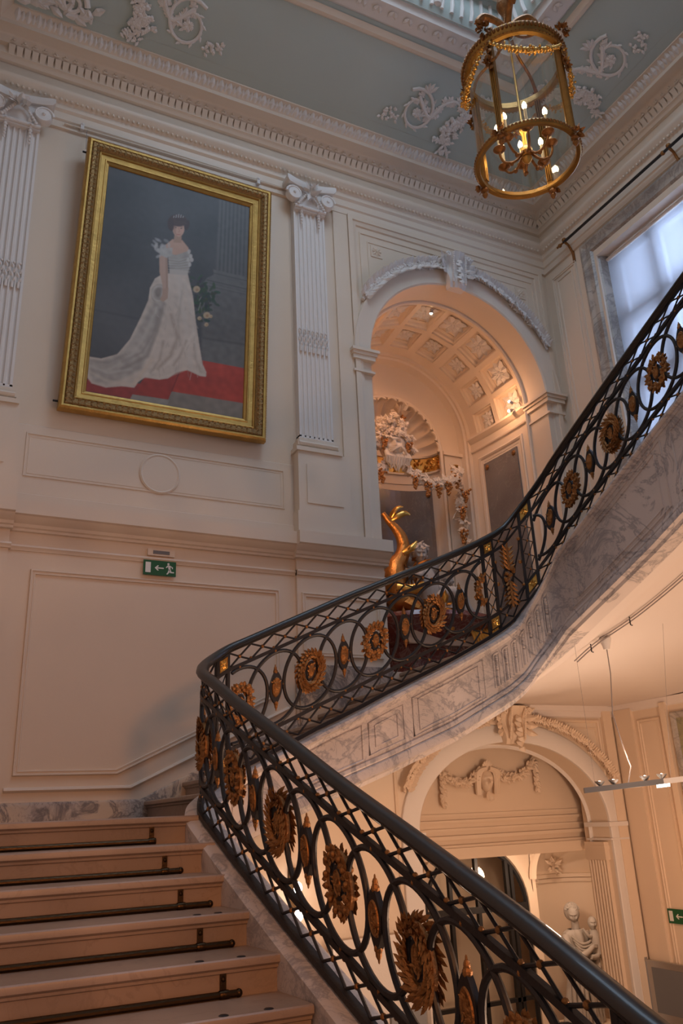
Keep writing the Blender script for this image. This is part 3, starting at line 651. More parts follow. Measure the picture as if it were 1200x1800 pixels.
def swag(name, P0, P1, sag, label, lead=None, seed=1, n=26):
    t = thing(name, P0, label, 'garland')
    P0 = Vector(P0); P1 = Vector(P1); pts = []
    for i in range(n+1):
        u = i/n; p = P0.lerp(P1, u); p.z -= sag*4*u*(1-u); p.y -= 0.05*math.sin(PI*u); pts.append(p)
    b = MB(); b.tube(pts, [0.028+0.012*math.sin(i*1.7) for i in range(n+1)], 8); b.build('stem', 'niche', t)
    rn = random.Random(seed); b = MB()
    for i in range(1, n):
        for k in range(3):
            d = Vector((rn.uniform(-1,1), rn.uniform(-.35,-.05), rn.uniform(-1.4,0.5))); b.vleaf(pts[i]+Vector((0,-0.02-0.02*k,-0.01)), d, (rn.uniform(-.4,.4),-1,rn.uniform(-.2,.4)), rn.uniform(0.10,0.16))
    b.build('leaves', 'niche', t, ang=28)
    for i in range(4, n-1, 5):
        g_ = MB(); grapes(g_, pts[i]+Vector((0,-0.06,-0.07)), 0.19, 0.023, seed+i); g_.build('grape_cluster', 'grape', t)
    return t
swag('vine_garland', (5.98,9.62,4.86), (7.04,9.72,4.98), 0.27, 'plaster vine garland with gilded grapes hanging from mask to gold ring', seed=2)
swag('vine_garland', (5.68,9.62,4.86), (5.10,9.72,4.98), 0.24, 'plaster vine garland with grapes at the left of the mask', seed=4)
# hanging vine at the right of the ring
t = thing('hanging_vine', (7.08,9.78,4.85), 'plaster vine with gilded grapes hanging down from the gold ring', 'garland')
b = MB(); pts = [Vector((7.10+0.05*math.sin(i*0.9), 9.80, 4.85-0.075*i)) for i in range(20)]; b.tube(pts, 0.016, 6)
for s, z0 in ((1,3.75),(-1,3.65),(1,4.5),(-1,4.3),(1,3.35)):
    b.tube([Vector((7.10+s*(0.02+0.13*math.sin(k*0.5)), 9.80, z0-0.02*k+0.05*math.cos(k*0.9))) for k in range(9)], [0.013-0.001*k for k in range(9)], 5)
b.build('stem', 'niche', t)
rn = random.Random(9); b = MB()
for i in range(1, 15):
    for k in range(3): b.vleaf(pts[i]+Vector((0,-0.02*k,0)), (rn.uniform(-1,1), rn.uniform(-.3,-.05), rn.uniform(-1,.4)), (rn.uniform(-.4,.4),-1,.2), rn.uniform(.09,.14))
b.build('leaves', 'niche', t, ang=28)
for i in (2,6,11): 
    b = MB(); grapes(b, pts[i]+Vector((0.02*(-1)**i,-0.05,-0.03)), 0.20, 0.026, i); b.build('grape_cluster', 'grape', t)
b = MB(); b.tube([(7.06+0.085*math.cos(a*PI/10), 9.76, 4.99+0.085*math.sin(a*PI/10)) for a in range(20)], 0.022, 8, closed=True)
tag(b.build('wall_ring', 'gold', origin=(7.06,9.76,4.9)), 'gilded ring on the niche pilaster holding up the garland', 'ring')
# leaf sprig on the shell
b = MB(); leafball(b, (6.28,10.06,5.98), 0.07, 16, 0.13, 0.09, seed=4); t = b.build('leaf_sprig', 'niche', smooth=False, origin=(6.28,10.06,5.9)); tag(t, 'small plaster leaf sprig with grapes high on the shell of the niche', 'relief sculpture')
b = MB(); grapes(b, (6.30,10.0,5.90), 0.12, 0.02, 8); b.build('grape_cluster', 'grape', t)

# ---- fountain: red marble basin, rocks, gilded dolphin, cherub and shell
t = thing('fountain', (6.1,9.4,NFL), 'red marble wall fountain with gilded dolphin and carved rocks in the niche', 'fountain')
b = MB()
prof = [(0.62,0),(0.70,0.03),(0.72,0.12),(0.60,0.18),(0.55,0.42),(0.58,0.55),(0.78,0.72),(0.92,0.80),(0.95,0.86),(0.93,0.92),(0.86,0.93),(0.80,0.88),(0.72,0.80),(0.01,0.78)]
b.lathe([(r*1.18, NFL+z*1.0) for r, z in prof], (6.05,9.62,0), 48, ang=(PI,2*PI), sy=0.95)
b.build('basin', 'red', t)
b = MB(); rn = random.Random(12)
for i in range(22):
    x = rn.uniform(-0.75,0.75); z = NFL+0.85+rn.uniform(0,0.5)*(1-abs(x)); r = rn.uniform(0.14,0.26)
    b.ball((6.05+x, 9.62+rn.uniform(-0.15,0.2), z), r, 9, 6, (rn.uniform(.8,1.3), .8, rn.uniform(.6,1)))
b.build('rockwork', 'stone', t)
o = t.children[-1]; m_ = o.modifiers.new('r','REMESH'); m_.mode = 'VOXEL'; m_.voxel_size = 0.03
# dolphin: thick scaled body curving up, tail fluke at the top
b = MB(); pts = []; rad = []
ctrl = [((5.50,9.20,2.75),0.16),((5.47,9.18,2.95),0.15),((5.50,9.2,3.12),0.14),((5.60,9.2,3.26),0.105),((5.65,9.2,3.40),0.09),((5.63,9.2,3.55),0.08),((5.54,9.2,3.68),0.062),((5.44,9.2,3.78),0.045),((5.36,9.2,3.88),0.03)]
def spline(ctrl, n=6):
    P = [Vector(c[0]) for c in ctrl]; R_ = [c[1] for c in ctrl]; op = []; orr = []
    for i in range(len(P)-1):
        p0 = P[max(i-1,0)]; p1 = P[i]; p2 = P[i+1]; p3 = P[min(i+2,len(P)-1)]
        for k in range(n):
            u = k/n; op.append(0.5*((2*p1)+(p2-p0)*u+(2*p0-5*p1+4*p2-p3)*u*u+(3*p1-p0-3*p2+p3)*u**3)); orr.append(R_[i]*(1-u)+R_[i+1]*u)
    op.append(P[-1]); orr.append(R_[-1]); return op, orr
pts, rad = spline(ctrl)
b.tube(pts, rad, 14)
b.ball((5.52,9.14,2.62), 0.19, 12, 8, (1,1.1,.85)); b.tube([(5.55,9.02,2.58),(5.62,8.92,2.50),(5.66,8.86,2.46)],[0.11,0.08,0.04],8)
for s in (-1,1): b.ball((5.55+s*0.12,9.00,2.70), 0.045, 8, 6)
b.build('dolphin', 'scale', t)
b = MB()
b.tube(*spline([((5.46,9.18,3.78),0.03),((5.54,9.12,3.83),0.05),((5.63,9.08,3.87),0.045),((5.71,9.06,3.85),0.010)],6), 10, flat=0.35)
b.tube(*spline([((5.46,9.20,3.80),0.03),((5.49,9.14,3.89),0.042),((5.55,9.10,3.95),0.036),((5.62,9.08,3.96),0.008)],6), 10, flat=0.35)
b.tube(*spline([((5.58,9.10,3.30),0.04),((5.68,9.04,3.36),0.05),((5.76,9.02,3.46),0.010)],5), 8, flat=0.4)
b.tube(*spline([((5.42,9.06,2.80),0.05),((5.62,8.94,2.76),0.07),((5.76,8.92,2.86),0.012)],5), 8, flat=0.4)
b.build('dolphin_fin', 'gold', t)
b = MB(); rq = random.Random(77)
for i in range(34):
    x = 5.30+rq.random()*1.25; z = 2.35+rq.random()*(0.95-0.55*abs(x-5.75)); r = rq.uniform(0.07,0.14); b.ball((x, 9.42+rq.uniform(-0.1,0.12), z), r, 10, 7, (rq.uniform(.8,1.4), .8, rq.uniform(.6,1)))
for i in range(70):
    x = 5.30+rq.random()*1.3; z = 2.35+rq.random()*(1.0-0.55*abs(x-5.75)); b.vleaf((x, 9.30+rq.uniform(-0.05,0.05), z), (rq.uniform(-1,1),-.5,rq.uniform(-.6,1)), (rq.uniform(-.5,.5),-1,.2), rq.uniform(.09,.17))
b.build('carved_foliage', 'stone', t, ang=35)
b = MB()
for i in range(26):
    x = 5.62+rq.random()*0.3; z = 2.7+rq.random()*0.55; b.leaf((x,9.14+rq.uniform(-.05,.05),z), (rq.uniform(-1,1),-.5,rq.uniform(-.3,1)), (0,-1,.2), rq.uniform(.10,.18), .05, .5)
b.build('gilded_reeds', 'scale', t, ang=35)
# cherub figure leaning back beside the dolphin, arm stretched to the right
b = MB(); HC = Vector((5.88,9.16,3.33))
b.tube(*spline([((5.98,9.16,2.66),0.13),((5.96,9.14,2.84),0.15),((5.92,9.14,3.04),0.13),((5.90,9.14,3.18),0.06)],5), 12)
face_mesh(b, HC, 0.13, yaw=-0.3, tilt=0.25, nu=48, nv=40)
b.tube(*spline([((6.00,9.14,3.08),0.06),((6.12,9.10,3.20),0.05),((6.26,9.08,3.30),0.036),((6.36,9.08,3.35),0.028)],5), 8)
b.tube(*spline([((5.84,9.08,3.06),0.055),((5.72,8.98,2.96),0.045),((5.64,8.98,3.02),0.03)],5), 8)
for s in (0,1): b.tube(*spline([((6.02+0.1*s,9.08,2.66),0.09),((6.22+.1*s,8.96,2.78),0.075),((6.34+.08*s,8.92,2.56),0.055),((6.42+.1*s,8.90,2.46),0.04)],5), 8)
for k in range(5): b.tube([(6.35,9.08,3.35),(6.40+0.003*k,9.07,3.375-0.012*k),(6.44-0.004*abs(k-2),9.07,3.38-0.022*k)],[0.012,0.010,0.007],5)
b.build('cherub', 'stone', t, ang=70); o = t.children[-1]; m_ = o.modifiers.new('r','REMESH'); m_.mode = 'VOXEL'; m_.voxel_size = 0.014; m_.use_smooth_shade = True
b = MB()
for i in range(44):
    a = rn.uniform(0,2*PI); e_ = rn.uniform(-0.2,1.4); p_ = HC+Vector((math.cos(a)*math.cos(e_)*.12+.02, math.sin(a)*math.cos(e_)*.11+.02, math.sin(e_)*.14)); b.ball(p_, 0.036, 6, 4)
    b.leaf(p_, (rn.uniform(-1,1),rn.uniform(-1,0),rn.uniform(-1,1)), (0,-1,0), 0.07, 0.04, 0.4)
b.build('curly_hair', 'stone', t)
# scallop shell with gilded spout mask
b = MB(); rows = []
for j in range(9):
    v = j/8; rows.append([(6.1+0.62*v*math.cos(PI*i/72*1.0)*(1+0.04*abs(math.sin(i*PI/6))), 8.92-0.1*v+0.10*v*v, 2.05+0.55*v*math.sin(PI*i/72)*(1+0.05*abs(math.sin(i*PI/6)))-0.02) for i in range(73)])
b.grid(rows); b.build('shell', 'niche', t, ang=50)
o = t.children[-1]; m_ = o.modifiers.new('s','SOLIDIFY'); m_.thickness = 0.04
b = MB(); face_mesh(b, (6.02,8.84,2.34), 0.17); leafball(b, (6.02,8.90,2.52), 0.12, 24, 0.14, 0.08, seed=7)
b.build('spout_mask', 'gold', t)
b = MB()
for i in range(12): b.tube(*spline([((6.3+0.05*i,8.86,2.30),0.02),((6.36+0.05*i,8.78,2.18-0.01*i),0.024),((6.38+0.055*i,8.76,2.02),0.012)],4), 6)
b.build('reeds', 'gold', t)
# halogen spotlights in the niche
def spotlet(p, d, lab):
    t = thing('spotlight', p, lab, 'spotlight'); p = Vector(p); d = Vector(d).normalized()
    b = MB(); b.lathe([(0.012,-0.06),(0.022,-0.055),(0.028,0),(0.024,0)], p, 12, axis=d); b.tube([p-d*0.05, p-d*0.05+Vector((0.05,0,0.02))], 0.006, 6); b.build('housing', 'alu', t)
    b = MB(); b.ball(p+d*0.005, 0.020, 8, 6); b.build('lamp', 'spot', t)
spotlet((NX-0.05,8.60,6.90), (0,0.4,-1), 'tiny halogen spotlight at the crown of the niche arch')
spotlet((7.36,8.66,5.72), (-0.7,0.2,0.4), 'upper halogen spotlight beside the right springing of the niche')
spotlet((7.38,8.72,5.60), (-0.7,0.3,-0.3), 'lower halogen spotlight beside the right springing of the niche')
spotlet((4.84,8.66,5.72), (0.7,0.2,0.4), 'halogen spotlight beside the left springing of the niche')
light('niche_spot', 'SPOT', (NX-0.05,8.70,6.80), 40, WARM, (-0.1,0.9,-2.6), 0.04, spot=1.9)
light('niche_spot', 'POINT', (7.22,8.74,5.68), 9, WARM, size=0.03)
light('niche_spot', 'POINT', (4.98,8.74,5.68), 14, WARM, size=0.03)
light('niche_spot', 'POINT', (5.1,8.75,3.6), 8, WARM, size=0.05)
# ================================================================ PILASTERS
def volute(b, c, R, s, y, n=30, turns=2.2):
    pts = []; rad = []
    for i in range(n+1):
        u = i/n; a = PI/2 - s*0 + turns*2*PI*u; r = R*(1-u)**0.8+0.012
        pts.append((c[0]+s*r*math.sin(a)*1.0, y-0.010*u*0, c[1]+r*math.cos(a-PI))); rad.append(0.017*(1-0.5*u))
    b.tube(pts, rad, 6)
    b.lathe([(0.001,0.035),(R*0.8,0.03),(R,0.0),(R,-0.06)], (c[0],y+0.02,c[1]), 20, axis=(0,-1,0)); b.ball((c[0],y-0.015,c[1]), 0.022, 8, 5)
def pilaster(x0, x1, label):
    xm = (x0+x1)/2; W = x1-x0; t = thing('pilaster', (xm,D,2.98), label, 'pilaster', )
    y = D-0.10; z0, z1 = 4.16, 7.46; n = 7
    # fluted shaft: section with round flutes
    sec = [(x0,D),(x0,y)]; fw = W/(n+0.6)
    for k in range(n):
        cx = x0+fw*0.3+fw*(k+0.5)
        sec += [(cx-fw*0.36,y)]+[(cx-fw*0.36*math.cos(PI*j/6), y+fw*0.36*math.sin(PI*j/6)) for j in range(1,6)]+[(cx+fw*0.36,y)]
    sec += [(x1,y),(x1,D)]
    b = MB(); b.grid([[(px,py,z) for px,py in sec] for z in (z0+0.03,z1)])
    b.box(x0, x1, y, D, z0, z0+0.05); b.build('shaft', 'white', t, ang=50)
    b = MB()   # reeding carved in the lower flutes and the leaf tips above
    for k in range(n):
        cx = x0+fw*0.3+fw*(k+0.5)
        b.tube([(cx,y+0.004,5.35),(cx,y-0.004,5.42)], 0.016, 6)
        for q in range(4):
            b.leaf((cx,y,5.42+0.055*q),(0.4*(-1)**q,-0.1,1),(0,-1,0),0.07,0.035,0.2)
        b.ball((cx,y,5.66),0.016,6,4)
    b.build('flute_ornament', 'white', t, smooth=False)
    b = MB()
    for (p, za, zb) in ((0.015,4.12,4.17),(0.045,4.06,4.12),(0.03,4.03,4.06),(0.075,3.98,4.03)): b.box(x0-p, x1+p, y-p, D, za, zb)
    b.tube([(x0-0.03,y-0.03,4.09),(x1+0.03,y-0.03,4.09)],0.03,8); b.build('base', 'trimp', t)
    b = MB(); px0, px1 = x0-0.05, x1+0.17 if x1 > 3 else x1+0.09
    b.box(px0, px1, y-0.05, D, 3.22, 3.99); b.box(px0-0.02, px1+0.05, y-0.06, D, 2.98, 3.24)
    b.build('pedestal', 'trimp', t, smooth=False)
    b = MB(); b.box(px0+0.10, px1-0.10, y-0.062, y-0.04, 3.34, 3.82); b.build('pedestal_panel', 'trimp', t, smooth=False)
    # ionic capital with volutes, garland and drops
    b = MB(); yc = y-0.06; zc = 7.66; R = 0.095
    # abacus with concave front
    top = []; 
    for zz, e in ((7.80,0.10),(7.83,0.13),(7.885,0.13),(7.90,0.11)):
        row = [(x0-e, D-0.02, zz)]
        for i in range(9):
            u = i/8; row.append((x0-e+(W+2*e)*u, y-0.13+0.07*math.sin(PI*u)-e*0.5+0.05, zz))
        row.append((x1+e, D-0.02, zz)); top.append(row)
    b.grid(top); n_ = len(b.v); b.f.append(tuple(range(n_-11,n_))); b.f.append(tuple(range(n_-44,n_-33)))
    b.build('abacus', 'white', t)
    b = MB()
    for s in (-1,1): volute(b, (xm+s*(W/2+0.02), zc), R, s, yc-0.03)
    b.box(x0, x1, y-0.04, D, 7.46, 7.80); b.tube([(x0,y-0.05,7.5),(x1,y-0.05,7.5)],0.022,8)
    b.build('volute', 'white', t)
    b = MB(); leafball(b, (xm,y-0.07,7.72), 0.06, 18, 0.11, 0.08, seed=int(x0*10))
    for s in (-1,1):
        for i in range(7): b.ball((xm+s*(0.06+0.02*i), y-0.08, 7.70-0.03*i+0.0), 0.020, 6, 4)
        for i in range(6): b.ball((xm+s*W*0.28, y-0.03, 7.48-0.045*i), 0.026-0.002*i, 6, 4)
        leafball(b, (xm+s*W*0.28,y-0.03,7.50), 0.03, 6, 0.06, 0.04, seed=3)
    b.build('garland', 'white', t, smooth=False)
pilaster(-0.03, 0.44, 'white fluted pilaster with scrolled capital at the left of the portrait')
pilaster(3.59, 4.03, 'white fluted pilaster with scrolled capital between portrait and niche arch')
b = MB(); b.box(4.20, 4.414, D-0.028, D, 2.99, 7.70); struct(b, 'trim_52', 'wall')

# ================================================================ KEYSTONES AND GARLANDS ON THE ARCHES
def keystone(x, y, z0, z1, W, m, label):
    t = thing('keystone', (x,D,z0), label, 'keystone')
    b = MB(); n = 16; rows = []
    for i in range(n+1):
        u = i/n; z = z0+(z1-z0)*u; w_ = W*(0.36+0.14*u+0.06*math.sin(u*PI)); p = 0.10+0.10*u+0.05*math.sin(u*PI*2.2+0.3)
        rows.append([(x-w_,y,z),(x-w_,y-p*0.8,z),(x-w_*0.62,y-p*0.8,z),(x-w_*0.5,y-p,z),(x-w_*0.15,y-p,z),(x,y-p-0.015,z),(x+w_*0.15,y-p,z),(x+w_*0.5,y-p,z),(x+w_*0.62,y-p*0.8,z),(x+w_,y-p*0.8,z),(x+w_,y,z)])
    b.grid(rows); b.f.append(tuple(range(11))); L = len(b.v); b.f.append(tuple(range(L-11,L)))
    b.build('console', m, t)
    b = MB()
    for s in (-1,1):
        for i in range(16): b.ball((x+s*W*0.30, y-0.16-0.07*i/15, z0+0.06+(z1-z0-0.1)*i/15), 0.017, 6, 4)
    for i in range(7): b.leaf((x,y-0.18,z1-0.10-i*0.055),(0.25*(-1)**i,-0.3,-1),(0,-1,0.2),0.10,0.10,0.3)
    for s in (-1,1):
        for i in range(4): b.leaf((x+s*W*0.45,y-0.10,z1-0.08-i*0.06),(s*1,-0.3,0.5-i*0.35),(0,-1,0),0.15,0.09,0.35)
        b.tube([(x+s*(W*0.5+0.035*math.cos(a*0.7)*(1-a/14)), y-0.2, z1-0.06+0.045*math.sin(a*0.7)*(1-a/14)) for a in range(13)], 0.014, 6)
    b.build('acanthus_leaf', m, t, smooth=False)
def arch_garland(cx, cz, rx, rz, a0, a1, y, m, label, n=46, seed=0, rr=0.05):
    t = thing('arch_garland', (cx+rx*math.cos(math.radians((a0+a1)/2)), D, cz+rz*math.sin(math.radians((a0+a1)/2))), label, 'garland')
    rn = random.Random(seed); b = MB(); P = arc(cx, cz, rx, rz, a0, a1, n)
    b.tube([(x,y,z) for x,z in P], rr*0.55, 8); b.build('core', m, t)
    b = MB()
    for i in range(n):
        (x,z),(x2,z2) = P[i],P[i+1]; d = Vector((x2-x,0,z2-z)).normalized(); o_ = Vector((-d.z,0,d.x))
        for s in (-1,0,1): b.leaf(Vector((x,y-0.02,z))+o_*s*rr*0.5, -d*0.8+o_*(s*0.9+rn.uniform(-.4,.4))+Vector((0,-0.9,0)), (0,-1,0), rr*2.2, rr*1.5, 0.3) if s else b.vleaf(Vector((x,y-0.045,z))+o_*rn.uniform(-.6,.6)*rr, -d+o_*rn.uniform(-1,1), (rn.uniform(-.4,.4),-1,rn.uniform(-.3,.3)), rr*2.1)
        if i%2 == 0: b.ball(Vector((x,y-rr,z))+o_*rn.uniform(-1,1)*rr*0.7, rr*0.42, 6, 4)
    b.build('leaves', m, t, ang=28)
keystone(NX, D, 6.93, 7.46, 0.34, 'white', 'white scrolled keystone of the upper niche arch')
arch_garland(NX, NZ, NR+0.29, NR+0.29, 99, 152, D-0.04, 'white', 'white leaf garland along the left of the upper niche arch', seed=1)
arch_garland(NX, NZ, NR+0.29, NR+0.29, 81, 26, D-0.04, 'white', 'white leaf garland along the right of the upper niche arch', seed=2)
keystone(LX, D, 0.70, 1.12, 0.34, 'low', 'cream scrolled keystone of the lower hall arch')
arch_garland(LX, LZ, 1.60, 1.20, 99, 160, D-0.05, 'low', 'cream leaf garland along the left of the lower hall arch', seed=3, rr=0.036)
arch_garland(LX, LZ, 1.60, 1.20, 81, 22, D-0.05, 'low', 'cream leaf garland along the right of the lower hall arch', seed=5, rr=0.036)
b = MB(); A = [(LX+1.33,-3.2)]+arc(LX, LZ, 1.33, 0.93, 0, 180, 44)+[(LX-1.33,-3.2)]
ribbon(b, A, [(0,0),(0,0.03),(-0.01,0.04),(-0.20,0.04),(-0.215,0.03),(-0.22,0)], False, fb)
ribbon(b, A, [(0,0),(0.02,0.0),(0.04,0.02),(0.02,0.05),(0,0.05)], False, lambda u,v,h: (u, 8.36+h, v))
struct(b, 'trim_53', 'white')
b = MB()
for s in (-1,1):
    x0, x1 = (LX+1.28, LX+1.58) if s > 0 else (LX-1.58, LX-1.28)
    b.box(x0, x1, D-0.07, 8.44, LZ-0.05, LZ); b.box(x0+0.01*s, x1, D-0.055, 8.44, LZ-0.20, LZ-0.18)
struct(b, 'trim_54', 'white')
# fluted pilaster on the right jamb of the lower arch
t = thing('pilaster', (7.54,8.30,-3.2), 'cream fluted pilaster on the right jamb of the lower arch', 'pilaster')
b = MB(); sec = [(7.56,8.14),(7.50,8.14)]
for k in range(6):
    cy = 8.165+0.048*k
    sec += [(7.50+0.014*math.sin(PI*j/4)*0+0.018*math.sin(PI*j/4), cy-0.018+0.036*j/4) for j in range(5)]
sec += [(7.50,8.44),(7.56,8.44)]
b.grid([[(x,y,z) for x,y in sec] for z in (-3.0,-0.62)]); b.build('shaft', 'low', t)
b = MB(); b.box(7.48,7.56,8.12,8.46,-0.62,-0.42); b.box(7.47,7.56,8.11,8.46,-0.50,-0.46); b.box(7.48,7.56,8.12,8.46,-3.2,-3.0); b.build('capital', 'low', t)

# ---- festoon with mask on the lunette
FY = 8.64
t = thing('wall_festoon', (6.22,FY,0.15), 'cream plaster festoon with a female mask inside the lower arch', 'relief sculpture')
b = MB(); pl = [(5.59,0.42),(5.72,0.34),(5.88,0.30),(6.02,0.36),(6.10,0.44)]; pr_ = [(6.36,0.42),(6.50,0.36),(6.66,0.36),(6.82,0.44),(6.95,0.56)]
rn = random.Random(21)
for pts2 in (pl, pr_):
    pp, rr = spline([((x,FY-0.03,z),0.028) for x,z in pts2], 8); b.tube(pp, rr, 7)
    for p in pp:
        for k in range(3): b.leaf(p, (rn.uniform(-1,1),rn.uniform(-.5,-.1),rn.uniform(-1,1)), (0,-1,0), 0.075, 0.05, 0.3)
        b.ball(p+Vector((0,-0.03,rn.uniform(-.02,.02))), 0.022, 6, 4)
for (x, z0) in ((5.59,0.40),(6.98,0.54)):
    for i in range(14):
        for k in range(2): b.leaf((x,FY-0.02,z0-0.024*i), (rn.uniform(-1,1),-.3,-1), (0,-1,0), 0.07, 0.05+0.02*math.sin(i/13*PI), 0.3)
b.build('garland', 'low', t, smooth=False)
b = MB(); face_mesh(b, (6.22,FY-0.02,0.34), 0.125, yaw=-0.2, nu=52, nv=44); b.build('face', 'low', t, ang=70)
b = MB()
for s in (-1,1):
    for k in range(3): b.tube(*spline([((6.22+s*0.02,FY-0.08,0.47),0.03),((6.22+s*(0.10+0.02*k),FY-0.07,0.43),0.034),((6.22+s*(0.125+0.012*k),FY-0.05,0.30),0.03),((6.22+s*(0.11+0.02*k),FY-0.04,0.17),0.02)],5),6)
for k in range(7): b.leaf((6.22,FY-0.05,0.48),(math.cos(PI*k/6),-.3,math.sin(PI*k/6)),(0,-1,0),0.09,0.06,0.2)
for k in range(5): b.leaf((6.22,FY-0.05,0.20),(0.5*math.cos(PI*k/4),-.3,-1),(0,-1,0),0.11,0.05,0.2)
b.build('hair', 'low', t)

# ---- vestibule: door screen, statue niche, statue
DY = 10.2
t = thing('glazed_door', (7.3,DY,-3.2), 'black framed arched glass door seen through the lower arch', 'door')
b = MB(); cx = 7.02; R = 0.82
b.tube([(cx-R,DY,-3.2),(cx-R,DY,-1.28)]+[(x,DY,z) for x,z in arc(cx,-1.28,R,0.80,180,0,24)]+[(cx+R,DY,-3.2)], 0.035, 6)
for x in (cx-0.42, cx+0.02, cx+0.52, cx+0.60): b.box(x-0.025, x+0.025, DY-0.03, DY+0.03, -3.2, -1.28+0.78*math.sqrt(max(0,1-((x-cx)/R)**2)))
b.box(cx-R, cx+R, DY-0.035, DY+0.035, -1.30, -1.22); b.box(cx-R, cx+R, DY-0.03, DY+0.03, -2.4, -2.35)
b.build('frame', 'dark', t)
b = MB(); b.add([(cx-R,DY,-3.2)]+[(x,DY,z) for x,z in arc(cx,-1.28,R,0.80,180,0,24)]+[(cx+R,DY,-3.2)], [tuple(range(27))]); b.build('pane', 'glass', t)
b = MB(); ribbon(b, [(cx+R+0.06,-3.2)]+arc(cx,-1.28,R+0.06,0.86,0,180,24)+[(cx-R-0.06,-3.2)], [(0,0),(0,0.05),(-0.10,0.05),(-0.12,0)], False, lambda u,v,h:(u,DY-h+0.05,v))
arch_wall(b, 4.0, 8.02, -3.2, 0.6, cx, R+0.06, 0.86, -1.28, -3.2, lambda u,v,h:(u,DY+0.06,v), 24)
struct(b, 'wall_screen', 'low')
SX, SY = 8.68, 10.2
b = MB()   # round-headed statue niche with shell
SR = 0.62; sz = -0.95
rows = [[(SX-SR*math.cos(a)*1.0, DY+0.02+0.55*math.sin(a), z) for a in [PI*i/20 for i in range(21)]] for z in (-3.2, sz)]
b.grid(rows)
rows = []
for j in range(11):
    v = j/10; rows.append([(SX+SR*(1-0.04*abs(math.sin(PI*i/80*8)))*math.cos(PI*i/80)*math.cos(v*PI/2*.98), DY+0.02+0.55*math.sin(v*PI/2), sz+SR*0.9*math.sin(PI*i/80)*math.cos(v*PI/2*.98)*(1-0.04*abs(math.sin(PI*i/80*8)))) for i in range(81)])
b.grid(rows)
arch_wall(b, 8.0, 10.4, -3.2, 0.6, SX, SR, SR*0.9, sz, -3.2, lambda u,v,h:(u,DY+0.02,v), 30)
ribbon(b, arc(SX,sz,SR+0.0,SR*0.9,0,180,30), [(0,0),(0,0.03),(-0.08,0.03),(-0.10,0)], False, lambda u,v,h:(u,DY+0.02-h,v))
for q_, z_ in ((0.05,sz-0.02),(0.03,sz-0.08)):
    rows = [[(SX-(SR-w_)*math.cos(a), DY+0.02+(0.55-w_)*math.sin(a), z) for a in [PI*i/20 for i in range(21)]] for w_, z in ((0,z_-0.03),(q_,z_-0.03),(q_,z_+0.02),(0,z_+0.03))]; b.grid(rows)
struct(b, 'wall_statue_niche', 'low')
b = MB(); leafball(b, (SX+0.05,DY+0.42,sz+0.12), 0.08, 30, 0.09, 0.06, seed=31); struct(b, 'trim_55', 'low', smooth=False)
t = thing('statue', (SX,SY,-3.2), 'grey stone statue of a draped woman carrying a child in the lower niche', 'statue')
b = MB(); b.box(SX-0.30,SX+0.30,SY-0.22,SY+0.28,-3.2,-2.82); b.box(SX-0.33,SX+0.33,SY-0.25,SY+0.3,-2.82,-2.77); b.build('pedestal', 'low', t)
b = MB()
rows = []; nz = 44
for i in range(nz+1):
    u = i/nz; z = -2.77+1.14*u
    tab = [(0,.25,.20),(.25,.22,.18),(.5,.20,.17),(.68,.17,.14),(.78,.14,.12),(.9,.185,.125),(.97,.19,.11),(1,.10,.08)]
    for a_, c_ in zip(tab[:-1],tab[1:]):
        if a_[0] <= u <= c_[0]: k = (u-a_[0])/(c_[0]-a_[0]); rx = a_[1]*(1-k)+c_[1]*k; ry = a_[2]*(1-k)+c_[2]*k
    amp = 0.17*(1-u)+0.05; row = []
    for j in range(56):
        a = 2*PI*j/56; fo = 1+amp*math.sin(a*9+2.4*u+math.sin(a*3))+amp*0.6*math.sin(a*5-3*u)
        row.append((SX-0.06+0.04*math.sin(u*3)+rx*fo*math.cos(a), SY+ry*fo*math.sin(a), z))
    rows.append(row)
b.grid(rows, cv=True)
b.tube([(SX-0.03,SY,-1.66),(SX-0.04,SY-0.02,-1.52)], [0.06,0.05], 10)
face_mesh(b, (SX-0.06,SY-0.03,-1.43), 0.115, yaw=-0.75, tilt=0.40, nu=52, nv=44)
b.tube(*spline([((SX-0.22,SY,-1.70),0.062),((SX-0.26,SY-0.12,-1.95),0.052),((SX-0.10,SY-0.22,-1.92),0.042),((SX+0.06,SY-0.22,-1.84),0.030)],6),10)
b.tube(*spline([((SX+0.13,SY,-1.70),0.06),((SX+0.24,SY-0.08,-1.88),0.052),((SX+0.12,SY-0.20,-1.97),0.042),((SX-0.02,SY-0.24,-1.96),0.03)],6),10)
for k in range(4):
    b.tube([(SX+0.06,SY-0.22,-1.84+0.012*k-0.02),(SX+0.10,SY-0.235,-1.83+0.012*k-0.02),(SX+0.13,SY-0.225,-1.84+0.012*k-0.02)],[0.010,0.009,0.006],5)
for k in range(7):   # folds of the mantle across the chest and down from the shoulder
    b.tube(*spline([((SX-0.20+0.02*k,SY-0.10,-1.70-0.045*k),0.016),((SX-0.08,SY-0.155,-1.80-0.04*k),0.020),((SX+0.08,SY-0.15,-1.78-0.045*k),0.018),((SX+0.17,SY-0.08,-1.70-0.05*k),0.014)],6),6)
for k in range(9):
    a = -2.7+0.26*k; b.tube(*spline([((SX-0.05+0.17*math.cos(a),SY+0.15*math.sin(a),-1.98),0.016),((SX-0.05+0.22*math.cos(a+.05*math.sin(k)),SY+0.19*math.sin(a),-2.25),0.028),((SX-0.05+0.25*math.cos(a+.1*math.sin(k*2)),SY+0.21*math.sin(a),-2.55),0.030),((SX-0.05+0.27*math.cos(a),SY+0.22*math.sin(a),-2.76),0.026)],5),6)
b.ball((SX-0.05,SY+0.03,-1.41), 0.108, 12, 9, (0.92,0.95,1.12))
